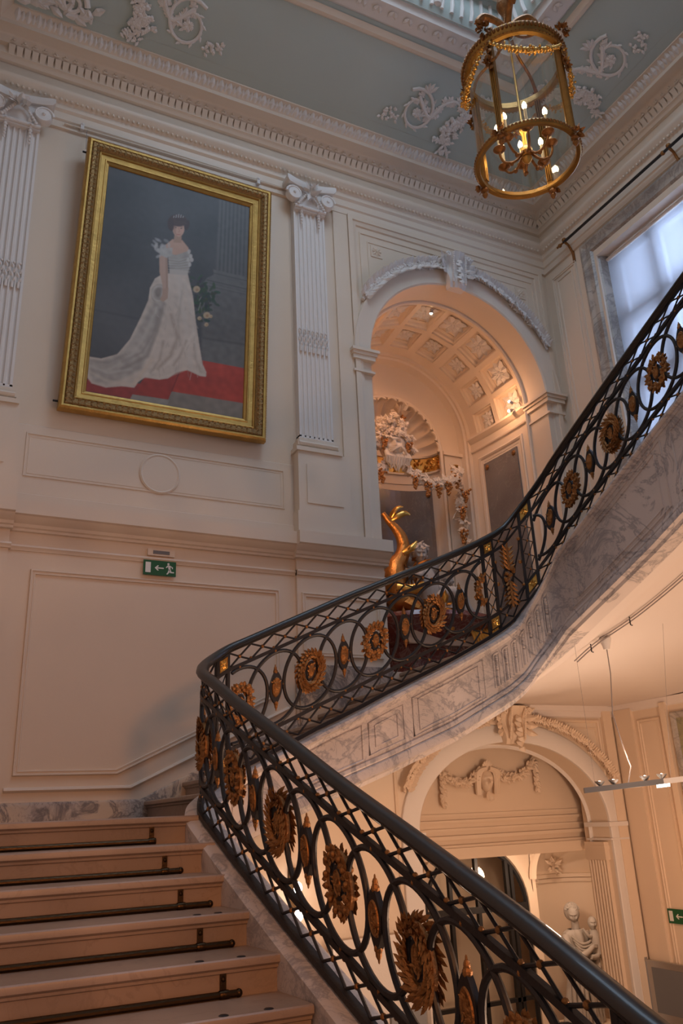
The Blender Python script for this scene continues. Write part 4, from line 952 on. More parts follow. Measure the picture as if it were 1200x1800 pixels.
for k in range(5):   # drapery over the hip
    b.tube(*spline([((SX-0.22,SY-0.10,-2.0-0.04*k),0.03),((SX-0.02,SY-0.22,-2.10-0.05*k),0.035),((SX+0.20,SY-0.14,-2.06-0.06*k),0.03)],6),7)
b.build('body', 'stone', t, ang=70); o = t.children[-1]; m_ = o.modifiers.new('r','REMESH'); m_.mode = 'VOXEL'; m_.voxel_size = 0.008; m_.use_smooth_shade = True
b = MB()
for i in range(110):
    a = rn.uniform(0,2*PI); e_ = rn.uniform(0.30,1.5); b.ball(Vector((SX-0.06,SY-0.02,-1.42))+Vector((math.cos(a)*math.cos(e_)*.095, math.sin(a)*math.cos(e_)*.10+.01, math.sin(e_)*.12)), 0.022, 6, 4)
b.build('hair', 'stone', t)
b = MB()
face_mesh(b, (SX+0.15,SY-0.16,-1.56), 0.085, yaw=-0.5, nu=44, nv=36)
b.tube(*spline([((SX+0.15,SY-0.15,-1.64),0.05),((SX+0.17,SY-0.16,-1.76),0.075),((SX+0.17,SY-0.17,-1.95),0.07)],5),10)
for s in (-1,1): b.tube(*spline([((SX+0.20+s*0.04,SY-0.13,-1.95),0.045),((SX+0.20+s*0.07,SY-0.20,-2.08),0.038),((SX+0.20+s*0.05,SY-0.18,-2.24),0.026)],5),8)
b.tube(*spline([((SX+0.16,SY-0.13,-1.70),0.03),((SX+0.06,SY-0.17,-1.72),0.024),((SX-0.02,SY-0.14,-1.62),0.018)],5),8)
b.build('child', 'stone', t, ang=70); o = t.children[-1]; m_ = o.modifiers.new('r','REMESH'); m_.mode = 'VOXEL'; m_.voxel_size = 0.01; m_.use_smooth_shade = True
light('statue_spot', 'SPOT', (8.1,9.2,0.1), 45, WARM2, (0.55,0.9,-1.7), 0.04, spot=1.2)
# ================================================================ STAIRCASE
Y0, TR, RI, Z0 = 5.427, 0.3432, 0.16, 0.047
st = thing('staircase', (1.7,5.4,-3.2), 'pale marble staircase turning round the open well, treads with moulded nosings', 'staircase')
def step_prof(z, back, nose_at=0.0):   # (run, z) with nose at run 0 and riser going down one step
    return [(back,z),(0.010,z),(0.002,z-0.006),(0,z-0.014),(0,z-0.034),(0.012,z-0.042),(0.020,z-0.046),(0.022,z-0.058),(0.034,z-0.064),(0.036,z-0.072),(0.036,z-RI),(back,z-RI)]
EYE = {2:[(0.28,0.07)],}
for k in range(0, 11):
    z = Z0-RI*k; yk = Y0-TR*k; x1 = 1.665
    back = TR+0.05 if k else 0.5
    b = MB(); P = step_prof(z, back)
    b.prism([(XL,yk+r,zz) for r, zz in P], (x1-XL,0,0))
    o = b.build('step', 'tread', st, smooth=True, ang=25)
    if k in (3,4,5):
        for xx in (1.47, 1.27 if k != 3 else 1.36):
            e = MB(); e.lathe([(0.001,0.004),(0.017,0.004),(0.022,0.001),(0.022,-0.004)], (xx,yk+0.035,z), 14); e.build('eyelet', 'dark', o)
b = MB(); b.box(XL, 1.90, Y0+0.3, D, Z0-0.25, Z0); b.box(1.6,2.0,5.95,D,Z0-0.25,Z0); b.build('landing', 'tread', st, smooth=False)
b = MB(); b.box(XL, 1.9, -3.0, 2.03, -1.85, Z0-RI*10-0.005-RI+RI*0); b.build('landing', 'tread', st, smooth=False)
for k in range(0, 9):
    z = Z0+RI*(k+1); xk = 1.94+0.355*k
    b = MB(); P = step_prof(z, 0.40 if k < 8 else 0.45)
    b.prism([(xk+r,D-0.002,zz) for r, zz in P], (0,-(D-6.03)+(0.0),0))
    b.build('step', 'tread', st, ang=25)
b = MB(); b.box(5.1, XR, 6.0, D, 1.455, 1.49); b.build('landing', 'tread', st, smooth=False)
for k in range(0, 12):
    z = 1.487+RI*(k+1); yk = 5.98-TR*k
    b = MB(); P = step_prof(z, 0.40)
    b.prism([(XR-0.002,yk-r,zz) for r, zz in P], (-(XR-5.24),0,0)); b.build('step', 'tread', st, ang=25)
# plan path of the balustrade with handrail and base heights
TAB = [(1.90,1.60,-.715,-1.61),(1.87,1.9,-.585,-1.48),(1.86,2.4,-.365,-1.26),(1.83,3.0,-.115,-1.00),(1.79,3.6,.135,-.745),(1.74,4.2,.41,-.48),(1.70,4.8,.67,-.215),(1.69,5.2,.845,-.05),(1.69,5.45,.945,.055),
 (1.73,5.60,1.005,.115),(1.80,5.76,1.07,.17),(1.91,5.89,1.15,.235),(2.04,5.97,1.235,.31),(2.2,6.0,1.31,.385),(2.5,6.0,1.45,.52),(2.8,6.0,1.59,.66),(3.1,6.0,1.73,.79),(3.4,6.0,1.86,.93),(3.7,6.0,1.995,1.065),(4.0,6.0,2.125,1.20),(4.3,6.0,2.26,1.345),(4.6,6.0,2.41,1.50),
 (4.8,6.0,2.535,1.625),(4.904,5.986,2.64,1.73),(5.0,5.946,2.755,1.84),(5.083,5.883,2.865,1.95),(5.146,5.8,2.97,2.055),(5.186,5.704,3.065,2.15),(5.2,5.6,3.14,2.235),(5.2,5.3,3.295,2.39),(5.2,4.9,3.495,2.59),(5.2,4.5,3.69,2.79),(5.2,4.1,3.885,2.985),(5.2,3.3,4.26,3.36),(5.2,2.2,4.78,3.88)]
BOT = [(-1.0,-2.2),]
def cat(T, n=10):
    T = [np.array(t, float) for t in T]; o = []
    for i in range(len(T)-1):
        p0, p1, p2, p3 = T[max(i-1,0)], T[i], T[i+1], T[min(i+2,len(T)-1)]
        t1 = (p2-p0)/max(np.linalg.norm((p2-p0)[:2]),1e-6); t2 = (p3-p1)/max(np.linalg.norm((p3-p1)[:2]),1e-6); L = np.linalg.norm((p2-p1)[:2])
        for k in range(n):
            u = k/n; o.append((2*u**3-3*u**2+1)*p1+(u**3-2*u**2+u)*L*t1+(-2*u**3+3*u**2)*p2+(u**3-u**2)*L*t2)
    o.append(T[-1]); return np.array(o)
PT = cat(TAB); SS = np.concatenate([[0],np.cumsum(np.hypot(np.diff(PT[:,0]),np.diff(PT[:,1])))])
# lower edge of the marble string, by plan position
ZBt = [(1.90,1.60,-2.2),(1.70,4.8,-.80),(1.69,5.45,-.55),(1.91,5.89,-.33),(2.2,6.0,-.12),(2.8,6.0,.10),(3.4,6.0,.31),(4.0,6.0,.54),(4.6,6.0,.83),(4.8,6.0,.955),(4.904,5.986,1.04),(5.0,5.946,1.13),(5.083,5.883,1.21),(5.146,5.8,1.29),(5.186,5.704,1.36),(5.2,5.6,1.42),(5.2,5.3,1.54),(5.2,4.9,1.70),(5.2,4.5,1.865),(5.2,4.1,2.05),(5.2,3.3,2.42),(5.2,2.2,2.94)]
def s_at(x, y): 
    i = int(np.argmin(np.hypot(PT[:,0]-x, PT[:,1]-y))); return float(SS[i])
bs = np.array([s_at(x,y) for x,y,_ in ZBt]); bz = np.array([z for _,_,z in ZBt])
def pos(s):
    v = [float(np.interp(s, SS, PT[:,k])) for k in range(4)]; e = 0.02
    dx = float(np.interp(s+e,SS,PT[:,0])-np.interp(s-e,SS,PT[:,0])); dy = float(np.interp(s+e,SS,PT[:,1])-np.interp(s-e,SS,PT[:,1])); L = math.hypot(dx,dy) or 1
    return v, (dx/L,dy/L), (dy/L,-dx/L)        # values, direction, normal towards the well
def bp(s, h, off=0.0):
    v, d, n = pos(s); return Vector((v[0]+n[0]*off, v[1]+n[1]*off, v[3]+h*(v[2]-v[3])))
def zbot(s): return float(np.interp(s, bs, bz))
SE = float(SS[-1]); S0 = s_at(1.87,1.9)
samp = [S0+ (SE-S0)*i/220 for i in range(221)]
# marble string with mouldings
b = MB(); rows = []
for s in samp:
    v, d, n = pos(s); zt = v[3]-0.03; zb_ = zbot(s); row = []
    for a, z in [(-0.10,zt-0.02),(-0.10,zt-0.015),(-0.075,zt),(0.10,zt),(0.125,zt-0.015),(0.13,zt-0.04),(0.115,zt-0.055),(0.10,zt-0.06),(0.095,zt-0.085),(0.085,zt-0.09),(0.085,zb_+0.17),(0.10,zb_+0.165),(0.105,zb_+0.14),(0.10,zb_+0.125),(0.12,zb_+0.115),(0.13,zb_+0.08),(0.13,zb_+0.05),(0.10,zb_+0.03),(0.09,zb_),(-0.10,zb_)]:
        row.append((v[0]+n[0]*a, v[1]+n[1]*a, z))
    rows.append(row)
b.grid(rows, cv=True); b.f.append(tuple(range(20))); L_ = len(b.v); b.f.append(tuple(range(L_-20,L_)))
string_o = b.build('string', 'marble', st, ang=30)
def sp(s, t, off=0.0):      # point on the outer face of the string, t 0 top .. 1 bottom
    v, d, n = pos(s); a = v[3]-0.12; c = zbot(s)+0.17; k = 0.085+off
    return Vector((v[0]+n[0]*k, v[1]+n[1]*k, a+(c-a)*t))
def spanel(s0, s1, t0, t1, r=0.009):
    b = MB(); n = max(4,int((s1-s0)/0.1)); P = [sp(s0+(s1-s0)*i/n,t0) for i in range(n+1)]+[sp(s1-(s1-s0)*i/n,t1) for i in range(n+1)]
    b.tube(P, r, 6, closed=True); return b
sX = lambda x: s_at(x,6.0); sY = lambda y: s_at(5.2,y)
b = MB()
for (a, c, t0, t1) in ((sX(2.0),sX(3.12),0.06,0.94),(sX(3.20),sX(3.52),0.10,0.90),(sX(3.26),sX(3.46),0.24,0.76),(sX(3.60),sX(4.36),0.06,0.94),(sX(3.66),sX(4.30),0.14,0.86),(sY(5.5),sY(4.25),0.06,0.94),(sY(5.42),sY(4.33),0.14,0.86),(sY(4.15),sY(3.9),0.1,0.9),(sY(3.8),sY(2.6),0.06,0.94)):
    spanel(a,c,t0,t1).build('string_panel', 'marble', st)
b = MB()      # fluting on the turn of the string
f0, f1 = sX(4.44), s_at(5.146,5.8)
for i in range(7):
    s = f0+(f1-f0)*(i+0.5)/7; w_ = (f1-f0)/7*0.30
    for ds in (-w_, w_): b.tube([sp(s+ds,0.12),sp(s+ds,0.86)], 0.011, 6)
    b.tube([sp(s+w_*math.cos(PI*j/8),0.12-0.03*math.sin(PI*j/8)) for j in range(9)], 0.011, 6)
    b.tube([sp(s,0.5,0.004),sp(s,0.86,0.004)], 0.017, 6)
    for j in range(6): b.ball(sp(s,0.18+0.05*j,0.006), 0.016, 6, 4)
b.build('string_fluting', 'marble', st)
# soffits under the flights
def soffit_wall(s):
    v, d, n = pos(s); 
    if v[1] > 5.98 and v[0] < 4.75: return (v[0], D, zbot(s))
    if v[1] < 5.61: return (XR, v[1], zbot(s))
    k = (s-s_at(4.75,6))/(s_at(5.2,5.6)-s_at(4.75,6)); k = min(max(k,0),1)
    if k < 0.45: return (4.75+(XR-4.75)*(k/0.45)**1.0, D, min(zbot(s),1.16) if k < 0.1 else 1.16)
    q = (k-0.45)/0.55; return (XR, D+(5.6-D)*q, 1.16 if q < 0.45 else 1.16+(1.42-1.16)*(q-0.45)/0.55)
b = MB(); rows = []
for s in [sX(2.3)+(SE-sX(2.3))*i/160 for i in range(161)]:
    v, d, n = pos(s); z = zbot(s); A_ = Vector((v[0]+n[0]*0.05, v[1]+n[1]*0.05, z+0.004)); A1 = Vector((v[0]-n[0]*0.06, v[1]-n[1]*0.06, z+0.002)); A2 = Vector((v[0]-n[0]*0.14, v[1]-n[1]*0.14, z-0.03)); A3 = Vector((v[0]-n[0]*0.22, v[1]-n[1]*0.22, z+0.01)); W_ = Vector(soffit_wall(s))
    rows.append([A_,A1,A2,A3]+[A3.lerp(W_, t/6) for t in range(1,7)])
b.grid(rows); o = b.build('soffit', 'soffit', st, ang=50)
# first flight underside
b = MB(); b.grid([[(x,y,z) for x in (XL,1.62)] for y, z in ((1.2,-2.3),(5.3,-0.45),(8.06,-0.45))]); b.grid([[(x,y,-0.45) for x in (1.6,2.35)] for y in (5.9,8.06)]); b.build('soffit', 'soffit', st)

# ---------------------------------------------------------------- BALUSTRADE
bal = thing('balustrade', (1.87,1.9,-1.5), 'black wrought iron stair balustrade with gilt bronze wreaths in interlaced ovals', 'balustrade')
def sweep(name, h, prof, m, s0=S0, s1=SE, n=230, dz=0.0):
    b = MB(); rows = []
    for i in range(n+1):
        s = s0+(s1-s0)*i/n; v, d, nn = pos(s); z = v[3]+h*(v[2]-v[3])+dz
        rows.append([(v[0]+nn[0]*a, v[1]+nn[1]*a, z+q) for a, q in prof])
    b.grid(rows, cv=True); k = len(prof); b.f.append(tuple(range(k))); L_ = len(b.v); b.f.append(tuple(range(L_-k,L_)))
    return b.build(name, m, bal, ang=40)
hand = [(-0.044,-0.006),(-0.040,0.012),(-0.026,0.026),(0,0.031),(0.026,0.026),(0.040,0.012),(0.044,-0.006),(0.036,-0.014),(0.036,-0.022),(0.026,-0.028),(0.016,-0.040),(-0.016,-0.040),(-0.026,-0.028),(-0.036,-0.022),(-0.036,-0.014)]
sweep('handrail', 1.0, hand, 'railm')
bar = lambda w_, t_: [(-w_,-t_),(w_,-t_),(w_,t_),(-w_,t_)]
sweep('rail', 0.82, bar(0.014,0.015), 'iron'); sweep('rail', 0.18, bar(0.014,0.015), 'iron')
sweep('base_rail', 0.0, bar(0.022,0.016), 'iron')
def in_(s, a, c): return a <= s <= c
P1 = (s_at(1.93,5.91), s_at(2.04,5.97)); P2 = (sX(4.53), sX(4.66)); P3 = (s_at(4.98,5.955), s_at(5.083,5.883))
def post(s, h0=0.0, h1=0.96, w_=0.013):
    b = MB(); v, d, n = pos(s); P0 = bp(s,h0); P1_ = bp(s,h1); dv = Vector((d[0],d[1],0))*w_; nv = Vector((n[0],n[1],0))*w_*0.9
    b.add([P0-dv-nv,P0+dv-nv,P0+dv+nv,P0-dv+nv,P1_-dv-nv,P1_+dv-nv,P1_+dv+nv,P1_-dv+nv],[(0,3,2,1),(4,5,6,7),(0,1,5,4),(1,2,6,5),(2,3,7,6),(3,0,4,7)])
    return b
def boxpanel(sa, sb, h0, h1):
    o_ = []
    b = MB(); pts = [bp(sa,h0,-0.012),bp(sb,h0,-0.012),bp(sb,h1,-0.012),bp(sa,h1,-0.012)]; q = [bp(sa,h0,0.014),bp(sb,h0,0.014),bp(sb,h1,0.014),bp(sa,h1,0.014)]
    b.add(pts+q,[(0,1,2,3),(7,6,5,4),(0,4,5,1),(1,5,6,2),(2,6,7,3),(3,7,4,0)]); o = b.build('panel_block', 'iron', bal, smooth=False)
    m = (sb-sa)*0.16; hm = (h1-h0)*0.14
    for off in (0.017,-0.015):
        f = MB(); C_ = [bp(sa+m,h0+hm,off),bp(sb-m,h0+hm,off),bp(sb-m,h1-hm,off),bp(sa+m,h1-hm,off)]; f.tube(C_, 0.005, 5, closed=True)
        c = bp((sa+sb)/2,(h0+h1)/2,off); v, d, n = pos((sa+sb)/2); dv = Vector((d[0],d[1],0)); nn = Vector((n[0],n[1],0))*(1 if off > 0 else -1)
        for k in range(8): f.leaf(c, dv*math.cos(k*PI/4)+Vector((0,0,1))*math.sin(k*PI/4), nn, (sb-sa)*0.30, (sb-sa)*0.16, 0.2)
        f.add(C_, [(0,1,2,3)]); f.build('gilt_panel', 'gold', o, smooth=False)
def pair(P):
    for s in P: post(s).build('post', 'iron', bal, smooth=False)
    sa, sb = P[0]+0.013, P[1]-0.013
    boxpanel(P[0], P[1], 0.83, 0.955); boxpanel(P[0], P[1], 0.045, 0.17)
    b = MB(); g_ = MB(); n = 4
    for i in range(n):
        h0 = 0.19+0.62*i/n; h1 = 0.19+0.62*(i+1)/n
        b.tube([bp(sa,h0),bp(sb,h1)],0.005,5); b.tube([bp(sb,h0),bp(sa,h1)],0.005,5); g_.ball(bp((sa+sb)/2,(h0+h1)/2),0.013,7,5)
        g_.ball(bp(sa,h0),0.010,6,4); g_.ball(bp(sb,h0),0.010,6,4)
    b.build('lattice', 'iron', bal, extra=(g_,'bronze'))
pair(P1); pair(P2); pair(P3)
post(S0+0.02, 0, 0.96, 0.03).build('post', 'iron', bal, smooth=False); post(S0+0.17, 0, 0.96, 0.014).build('post', 'iron', bal, smooth=False); boxpanel(S0+0.03, S0+0.165, 0.80, 0.95)
def lattice(sa, sb):
    n = max(1, round((sb-sa)/0.198)); p = (sb-sa)/n; 
    for (h0, h1) in ((0.828,0.958),(0.03,0.172)):
        b = MB(); g_ = MB()
        for i in range(n):
            a, c = sa+p*i, sa+p*(i+1); m_ = (a+c)/2
            b.tube([bp(a,h0),bp(m_,(h0+h1)/2),bp(c,h1)],0.0078,6); b.tube([bp(a,h1),bp(m_,(h0+h1)/2),bp(c,h0)],0.0078,6)
            g_.ball(bp(m_,(h0+h1)/2),0.0150,8,6)
            hh = h0+0.012 if h0 > 0.5 else h1-0.012
            g_.ball(bp(a,hh),0.0125,7,5)
        b.build('lattice', 'iron', bal, extra=(g_,'bronze'))
lattice(S0+0.19, P1[0]-0.01); lattice(P1[1]+0.01, P2[0]-0.01); lattice(P2[1]+0.01, P3[0]-0.01); lattice(P3[1]+0.01, SE-0.02)
def oval(sc, rng, a=0.232, hb=0.292):
    N_ = 44; seg = []; cur = []
    pts = [(sc+a*math.cos(2*PI*i/N_), 0.5+hb*math.sin(2*PI*i/N_)) for i in range(N_)]
    ins = [in_(s, *rng) for s, h in pts]
    b = MB()
    if all(ins): b.tube([bp(s,h) for s, h in pts], 0.0150, 8, closed=True)
    else:
        st_ = next((i for i in range(N_) if ins[i] and not ins[i-1]), None)
        if st_ is None: return
        cur = []
        for k in range(N_+1):
            i = (st_+k)%N_
            if ins[i] and k < N_: cur.append(bp(*pts[i]))
            else:
                if len(cur) > 2: b.tube(cur, 0.0150, 8)
                cur = []
    g_ = MB()
    for h in (0.806, 0.194):
        if in_(sc, *rng): g_.ball(bp(sc,h),0.017,8,6)
    if b.v: b.build('oval_ring', 'iron', bal, extra=(g_,'bronze'))
def wreath(sc, rng, kind, seed):
    rn = random.Random(seed); v, d, n = pos(sc)
    b = MB(); ra, rh = (0.082, 0.112) if kind else (0.090, 0.122)
    for i in range(26):
        a = 2*PI*i/26
        for lay in ((-0.5,0.5,1.3) if kind else (-0.8,0,0.9)):
            aa = a+rn.uniform(-.06,.06); k = 1+lay*0.15+rn.uniform(-.05,.05); s = sc+ra*k*math.cos(aa); h = 0.5+rh*k*math.sin(aa)/0.91
            if not in_(s, *rng): continue
            for off in (0.016,-0.016):
                p = bp(s,h,off); vv, dd, nn = pos(s); dv = Vector((dd[0],dd[1],0)); nv = Vector((nn[0],nn[1],0))*(1 if off > 0 else -1)
                t_ = dv*(-math.sin(aa))*ra+Vector((0,0,1))*math.cos(aa)*rh; r_ = dv*math.cos(aa)*ra+Vector((0,0,1))*math.sin(aa)*rh
                if kind: b.leaf(p-t_*0.25, t_*1.0+r_*(lay*0.55+rn.uniform(-.12,.12))+nv*0.03, nv, 0.056, 0.027, 0.16)
                elif lay != 0: b.leaf(p-r_*lay*0.12, t_*rn.uniform(-1,1)+r_*lay, nv, 0.040, 0.032, 0.2)
                elif i%2 == 0: b.ball(p+nv*0.004, 0.017, 7, 5); 
    core = [(sc+ra*math.cos(2*PI*i/36), 0.5+rh*math.sin(2*PI*i/36)/0.91) for i in range(37)]; cur = []
    for s, h in core:
        if in_(s, *rng): cur.append(bp(s,h))
        else:
            if len(cur) > 2: b.tube(cur, 0.021, 6)
            cur = []
    if len(cur) > 2: b.tube(cur, 0.021, 6)
    if b.v: b.build('wreath', 'bronze', bal, smooth=(kind == 0), ang=40)
    if in_(sc-0.03, *rng) and in_(sc+0.03, *rng): medal(sc, 0.042, 0.076, False)
def medal(sc, a, hb, finial):
    b = MB(); rows = []
    for off, k in ((-0.014,0.92),(-0.014,1.0),(0.014,1.0),(0.014,0.92)): rows.append([bp(sc+a*k*math.cos(2*PI*i/28), 0.5+hb*k*(1+(0.25*abs(math.sin(2*PI*i/28))**6 if finial else 0))*math.sin(2*PI*i/28)/0.91, off) for i in range(28)])
    b.grid(rows, cv=True); L_ = len(b.v); b.f.append(tuple(range(L_-28,L_))); b.f.append(tuple(range(L_-112,L_-84)))
    m_ = b.build('medallion', 'iron', bal, ang=40)
    g_ = MB(); v, d, n = pos(sc); dv = Vector((d[0],d[1],0)); rn = random.Random(int(sc*100))
    for sgn in (1,-1):
        nv = Vector((n[0],n[1],0))*sgn; rows = []
        for k, dz in ((1.0,0.0),(0.9,0.008),(0.74,0.004),(0.4,0.010),(0.02,0.014)): rows.append([bp(sc+a*0.74*k*math.cos(2*PI*i/20), 0.5+hb*0.76*k*math.sin(2*PI*i/20)/0.91, sgn*(0.013+dz)) for i in range(20)])
        g_.grid(rows, cv=True)
        for q in range(10): g_.leaf(bp(sc+rn.uniform(-.5,.5)*a,0.5+rn.uniform(-.55,.55)*hb,sgn*0.02), dv*rn.uniform(-1,1)+Vector((0,0,rn.uniform(-1,1))), nv, 0.028, 0.016, 0.4)
    g_.build('gilt_relief', 'bronze', m_, ang=40)
    if finial:
        f = MB()
        for sg in (1,-1):
            f.ball(bp(sc,0.5+sg*hb*1.20/0.91), 0.020, 8, 5, (1,1,1.1)); f.ball(bp(sc,0.5+sg*hb*1.42/0.91), 0.014, 8, 5, (1,1,1.6)); f.ball(bp(sc,0.5+sg*hb*1.62/0.91), 0.006, 6, 4, (1,1,3))
            for k in range(4): f.leaf(bp(sc,0.5+sg*hb*1.2/0.91), Vector((math.cos(k*PI/2)*.6,math.sin(k*PI/2)*.6,sg)), Vector((math.cos(k*PI/2),math.sin(k*PI/2),0)), 0.022, 0.016, 0.3)
        for sg in (1,-1): f.ball(bp(sc+sg*(a+0.012),0.5), 0.014, 7, 5)
        f.build('finial', 'bronze', m_)
def run(rng, evens, odds, sd):
    for i, s in enumerate(evens):
        oval(s, rng); wreath(s, rng, (i+sd)%2, i+sd*10)
    for s in odds:
        oval(s, rng)
        if in_(s-0.05,*rng) and in_(s+0.05,*rng): medal(s, 0.052, 0.098, True)
s543 = s_at(1.69,5.43); LE = 0.59
ra_ = (S0+0.19, P1[0]-0.012)
ev = [s543-LE*k for k in range(0,6)]; ev = [s for s in ev if s > S0+0.25]
run(ra_, ev, [s+LE/2 for s in ev]+[ev[-1]-LE/2], 1)
xs = [2.136,2.736,3.342,3.95,4.545]
run((P1[1]+0.012, P2[0]-0.012), [sX(x) if x > 2.2 else sX(2.736)-0.6 for x in xs], [sX(2.43),sX(3.04),sX(3.65),sX(4.245)], 0)
c0 = sY(5.427); cev = [c0+0.6*k for k in range(-1,5)]
run((P3[1]+0.012, SE-0.05), cev, [c0+0.3+0.6*k for k in range(-1,5)], 1)
# lyre panel on the turn
sa, sb = P2[1], P3[0]; sm = (sa+sb)/2
b = MB()
b.tube([bp(sm-0.01,0.18),bp(sm-0.05,0.42),bp(sa+0.03,0.60),bp(sa+0.02,0.70)],0.009,6); b.tube([bp(sm+0.01,0.18),bp(sm+0.05,0.42),bp(sb-0.03,0.60),bp(sb-0.02,0.70)],0.009,6)
b.tube([bp(sa+0.02,0.20),bp(sm-0.03,0.45),bp(sm+0.02,0.80)],0.009,6); b.tube([bp(sb-0.02,0.20),bp(sm+0.03,0.45),bp(sm-0.02,0.80)],0.009,6)
b.tube([bp(sm+0.075*math.cos(2*PI*i/24),0.47+0.095*math.sin(2*PI*i/24)) for i in range(24)],0.009,6,closed=True)
lb = MB()
for s, h in ((sa+0.02,0.70),(sb-0.02,0.70),(sa+0.02,0.20),(sb-0.02,0.20),(sa+0.03,0.46),(sb-0.03,0.46)): lb.ball(bp(s,h),0.020,7,5)
b.build('lyre', 'iron', bal, extra=(lb,'bronze'))
b = MB(); rn = random.Random(8)
for sgn in (1,-1):
    v, d, n = pos(sm); dv = Vector((d[0],d[1],0)); nv = Vector((n[0],n[1],0))*sgn
    for h0, sg in ((0.52,1),(0.40,-1)):
        for k in range(5):
            for q in range(3): b.leaf(bp(sm,h0+sg*0.05*k,sgn*0.015), dv*(q-1)*1.1+Vector((0,0,sg)), nv, 0.085, 0.032, 0.3)
    for q in range(10): b.ball(bp(sm+0.05*math.cos(q),0.47+0.035*math.sin(q*2),sgn*0.015),0.020,6,4)
b.build('leaf_spray', 'bronze', bal, smooth=False)

# ---------------------------------------------------------------- brass stair rods lying against the risers
lab = ['topmost brass stair rod, just below the landing','second brass stair rod from the landing','third brass stair rod from the landing','fourth brass stair rod, above the two lowest in view','brass stair rod on the lowest riser but one in view']
for k in range(0, 5):
    z = Z0-RI*(k+1)+0.018; y = Y0-TR*k+0.036-0.022; xb = [1.375,1.37,1.37,1.375,1.38][k]; xe = xb+[0.0,0.09,0.16,0.16,0.07][k]
    t = thing('stair_rod', (xb,y,z-0.018), lab[k], 'stair rod', 'brass rods across the lower flight')
    b = MB(); b.tube([(XL+0.02,y,z),(xe,y,z)], 0.0155, 10); b.build('rod', 'brass', t)
    b = MB(); b.box(xb-0.014,xb+0.014,y+0.008,y+0.022,z-0.018,z+0.085); b.ball((xb,y+0.01,z+0.060),0.012,8,5); b.lathe([(0.019,-0.022),(0.021,0),(0.019,0.022)],(xb,y,z),12,axis=(1,0,0)); b.build('bracket', 'brass', t)
    if xe > xb: b = MB(); b.ball((xe,y,z),0.019,10,7); b.ball((xe-0.018,y,z),0.015,8,5); b.build('finial', 'brass', t)
# ================================================================ PORTRAIT
# seen on the wall at eye-level coordinates x 0.90..3.18, z 4.05..7.52
PO = Vector((0.885,D-0.05,4.03)); roll = math.radians(-1.0)
ux = Vector((math.cos(roll),0,-math.sin(roll)*1.0)); ux = Vector((1,0,0.0)).normalized(); uz = Vector((0.0200,-0.036,1)).normalized(); un = uz.cross(ux).normalized()*1.0
if un.y > 0: un = -un
PW, PH = 2.27, 3.46
pt = thing('framed_portrait', tuple(PO), 'large gilt framed full length portrait of a woman in a white gown', 'painting')
def pf(u, v, h): p = PO+ux*u+uz*v+un*h; return (p.x,p.y,p.z)
R4 = [(0,0),(PW,0),(PW,PH),(0,PH)]
def frame_part(name, prof, m):
    b = MB(); ribbon(b, R4, prof, True, pf); return b.build(name, m, pt, ang=30)
frame_part('frame_outer', [(0.0,0.0),(0.0,0.07),(0.008,0.09),(0.03,0.105),(0.05,0.10),(0.055,0.09)], 'gframe')
frame_part('frame_inner', [(0.14,0.07),(0.15,0.078),(0.165,0.07),(0.17,0.058),(0.215,0.046),(0.222,0.052),(0.232,0.05),(0.236,0.038),(0.262,0.026),(0.27,0.010)], 'gframe')
b = MB(); rn = random.Random(4); ribbon(b, R4, [(0.055,0.088),(0.07,0.105),(0.10,0.105),(0.125,0.085),(0.14,0.07)], True, pf)
def edge_pts(step, w_):
    o = []
    a = [(w_,w_),(PW-w_,w_),(PW-w_,PH-w_),(w_,PH-w_)]
    for i in range(4):
        p, q = Vector(a[i]), Vector(a[(i+1)%4]); n = int((q-p).length/step)
        for k in range(n): o.append((p.lerp(q,(k+.5)/n), (q-p).normalized()))
    return o
for i, (p, d) in enumerate(edge_pts(0.062, 0.095)):
    pd = ux*d.x+uz*d.y; pn = ux*(-d.y)+uz*d.x; base = Vector(pf(p.x,p.y,0.10))
    for sg in (-1,1): b.leaf(base, pd*0.6+pn*sg, un, 0.045, 0.030, 0.3)
    b.ball(base, 0.010, 5, 4)
b.build('frame_ornament', 'gorn', pt, ang=30)
b = MB()
for i, (p, d) in enumerate(edge_pts(0.030, 0.012)): b.ball(Vector(pf(p.x,p.y,0.085)), 0.010, 5, 4)
b.build('frame_beading', 'gframe', pt)
b = MB(); Q_ = [(0.02,0.02),(PW-0.02,0.02),(PW-0.02,PH-0.02),(0.02,PH-0.02)]; b.add([pf(u,v,0.004) for u,v in Q_]+[pf(u,v,-0.040) for u,v in Q_],[(0,1,2,3),(7,6,5,4),(0,4,5,1),(1,5,6,2),(2,6,7,3),(3,7,4,0)]); b.build('backing', 'gorn', pt, smooth=False)
b = MB(); b.tube([pf(0.0,0.10,0.02),pf(-0.05,0.10,0.02)],0.012,6); b.tube([pf(0.0,PH-0.18,0.02),pf(-0.04,PH-0.18,0.02)],0.012,6); b.build('security_bolt', 'dark', pt)
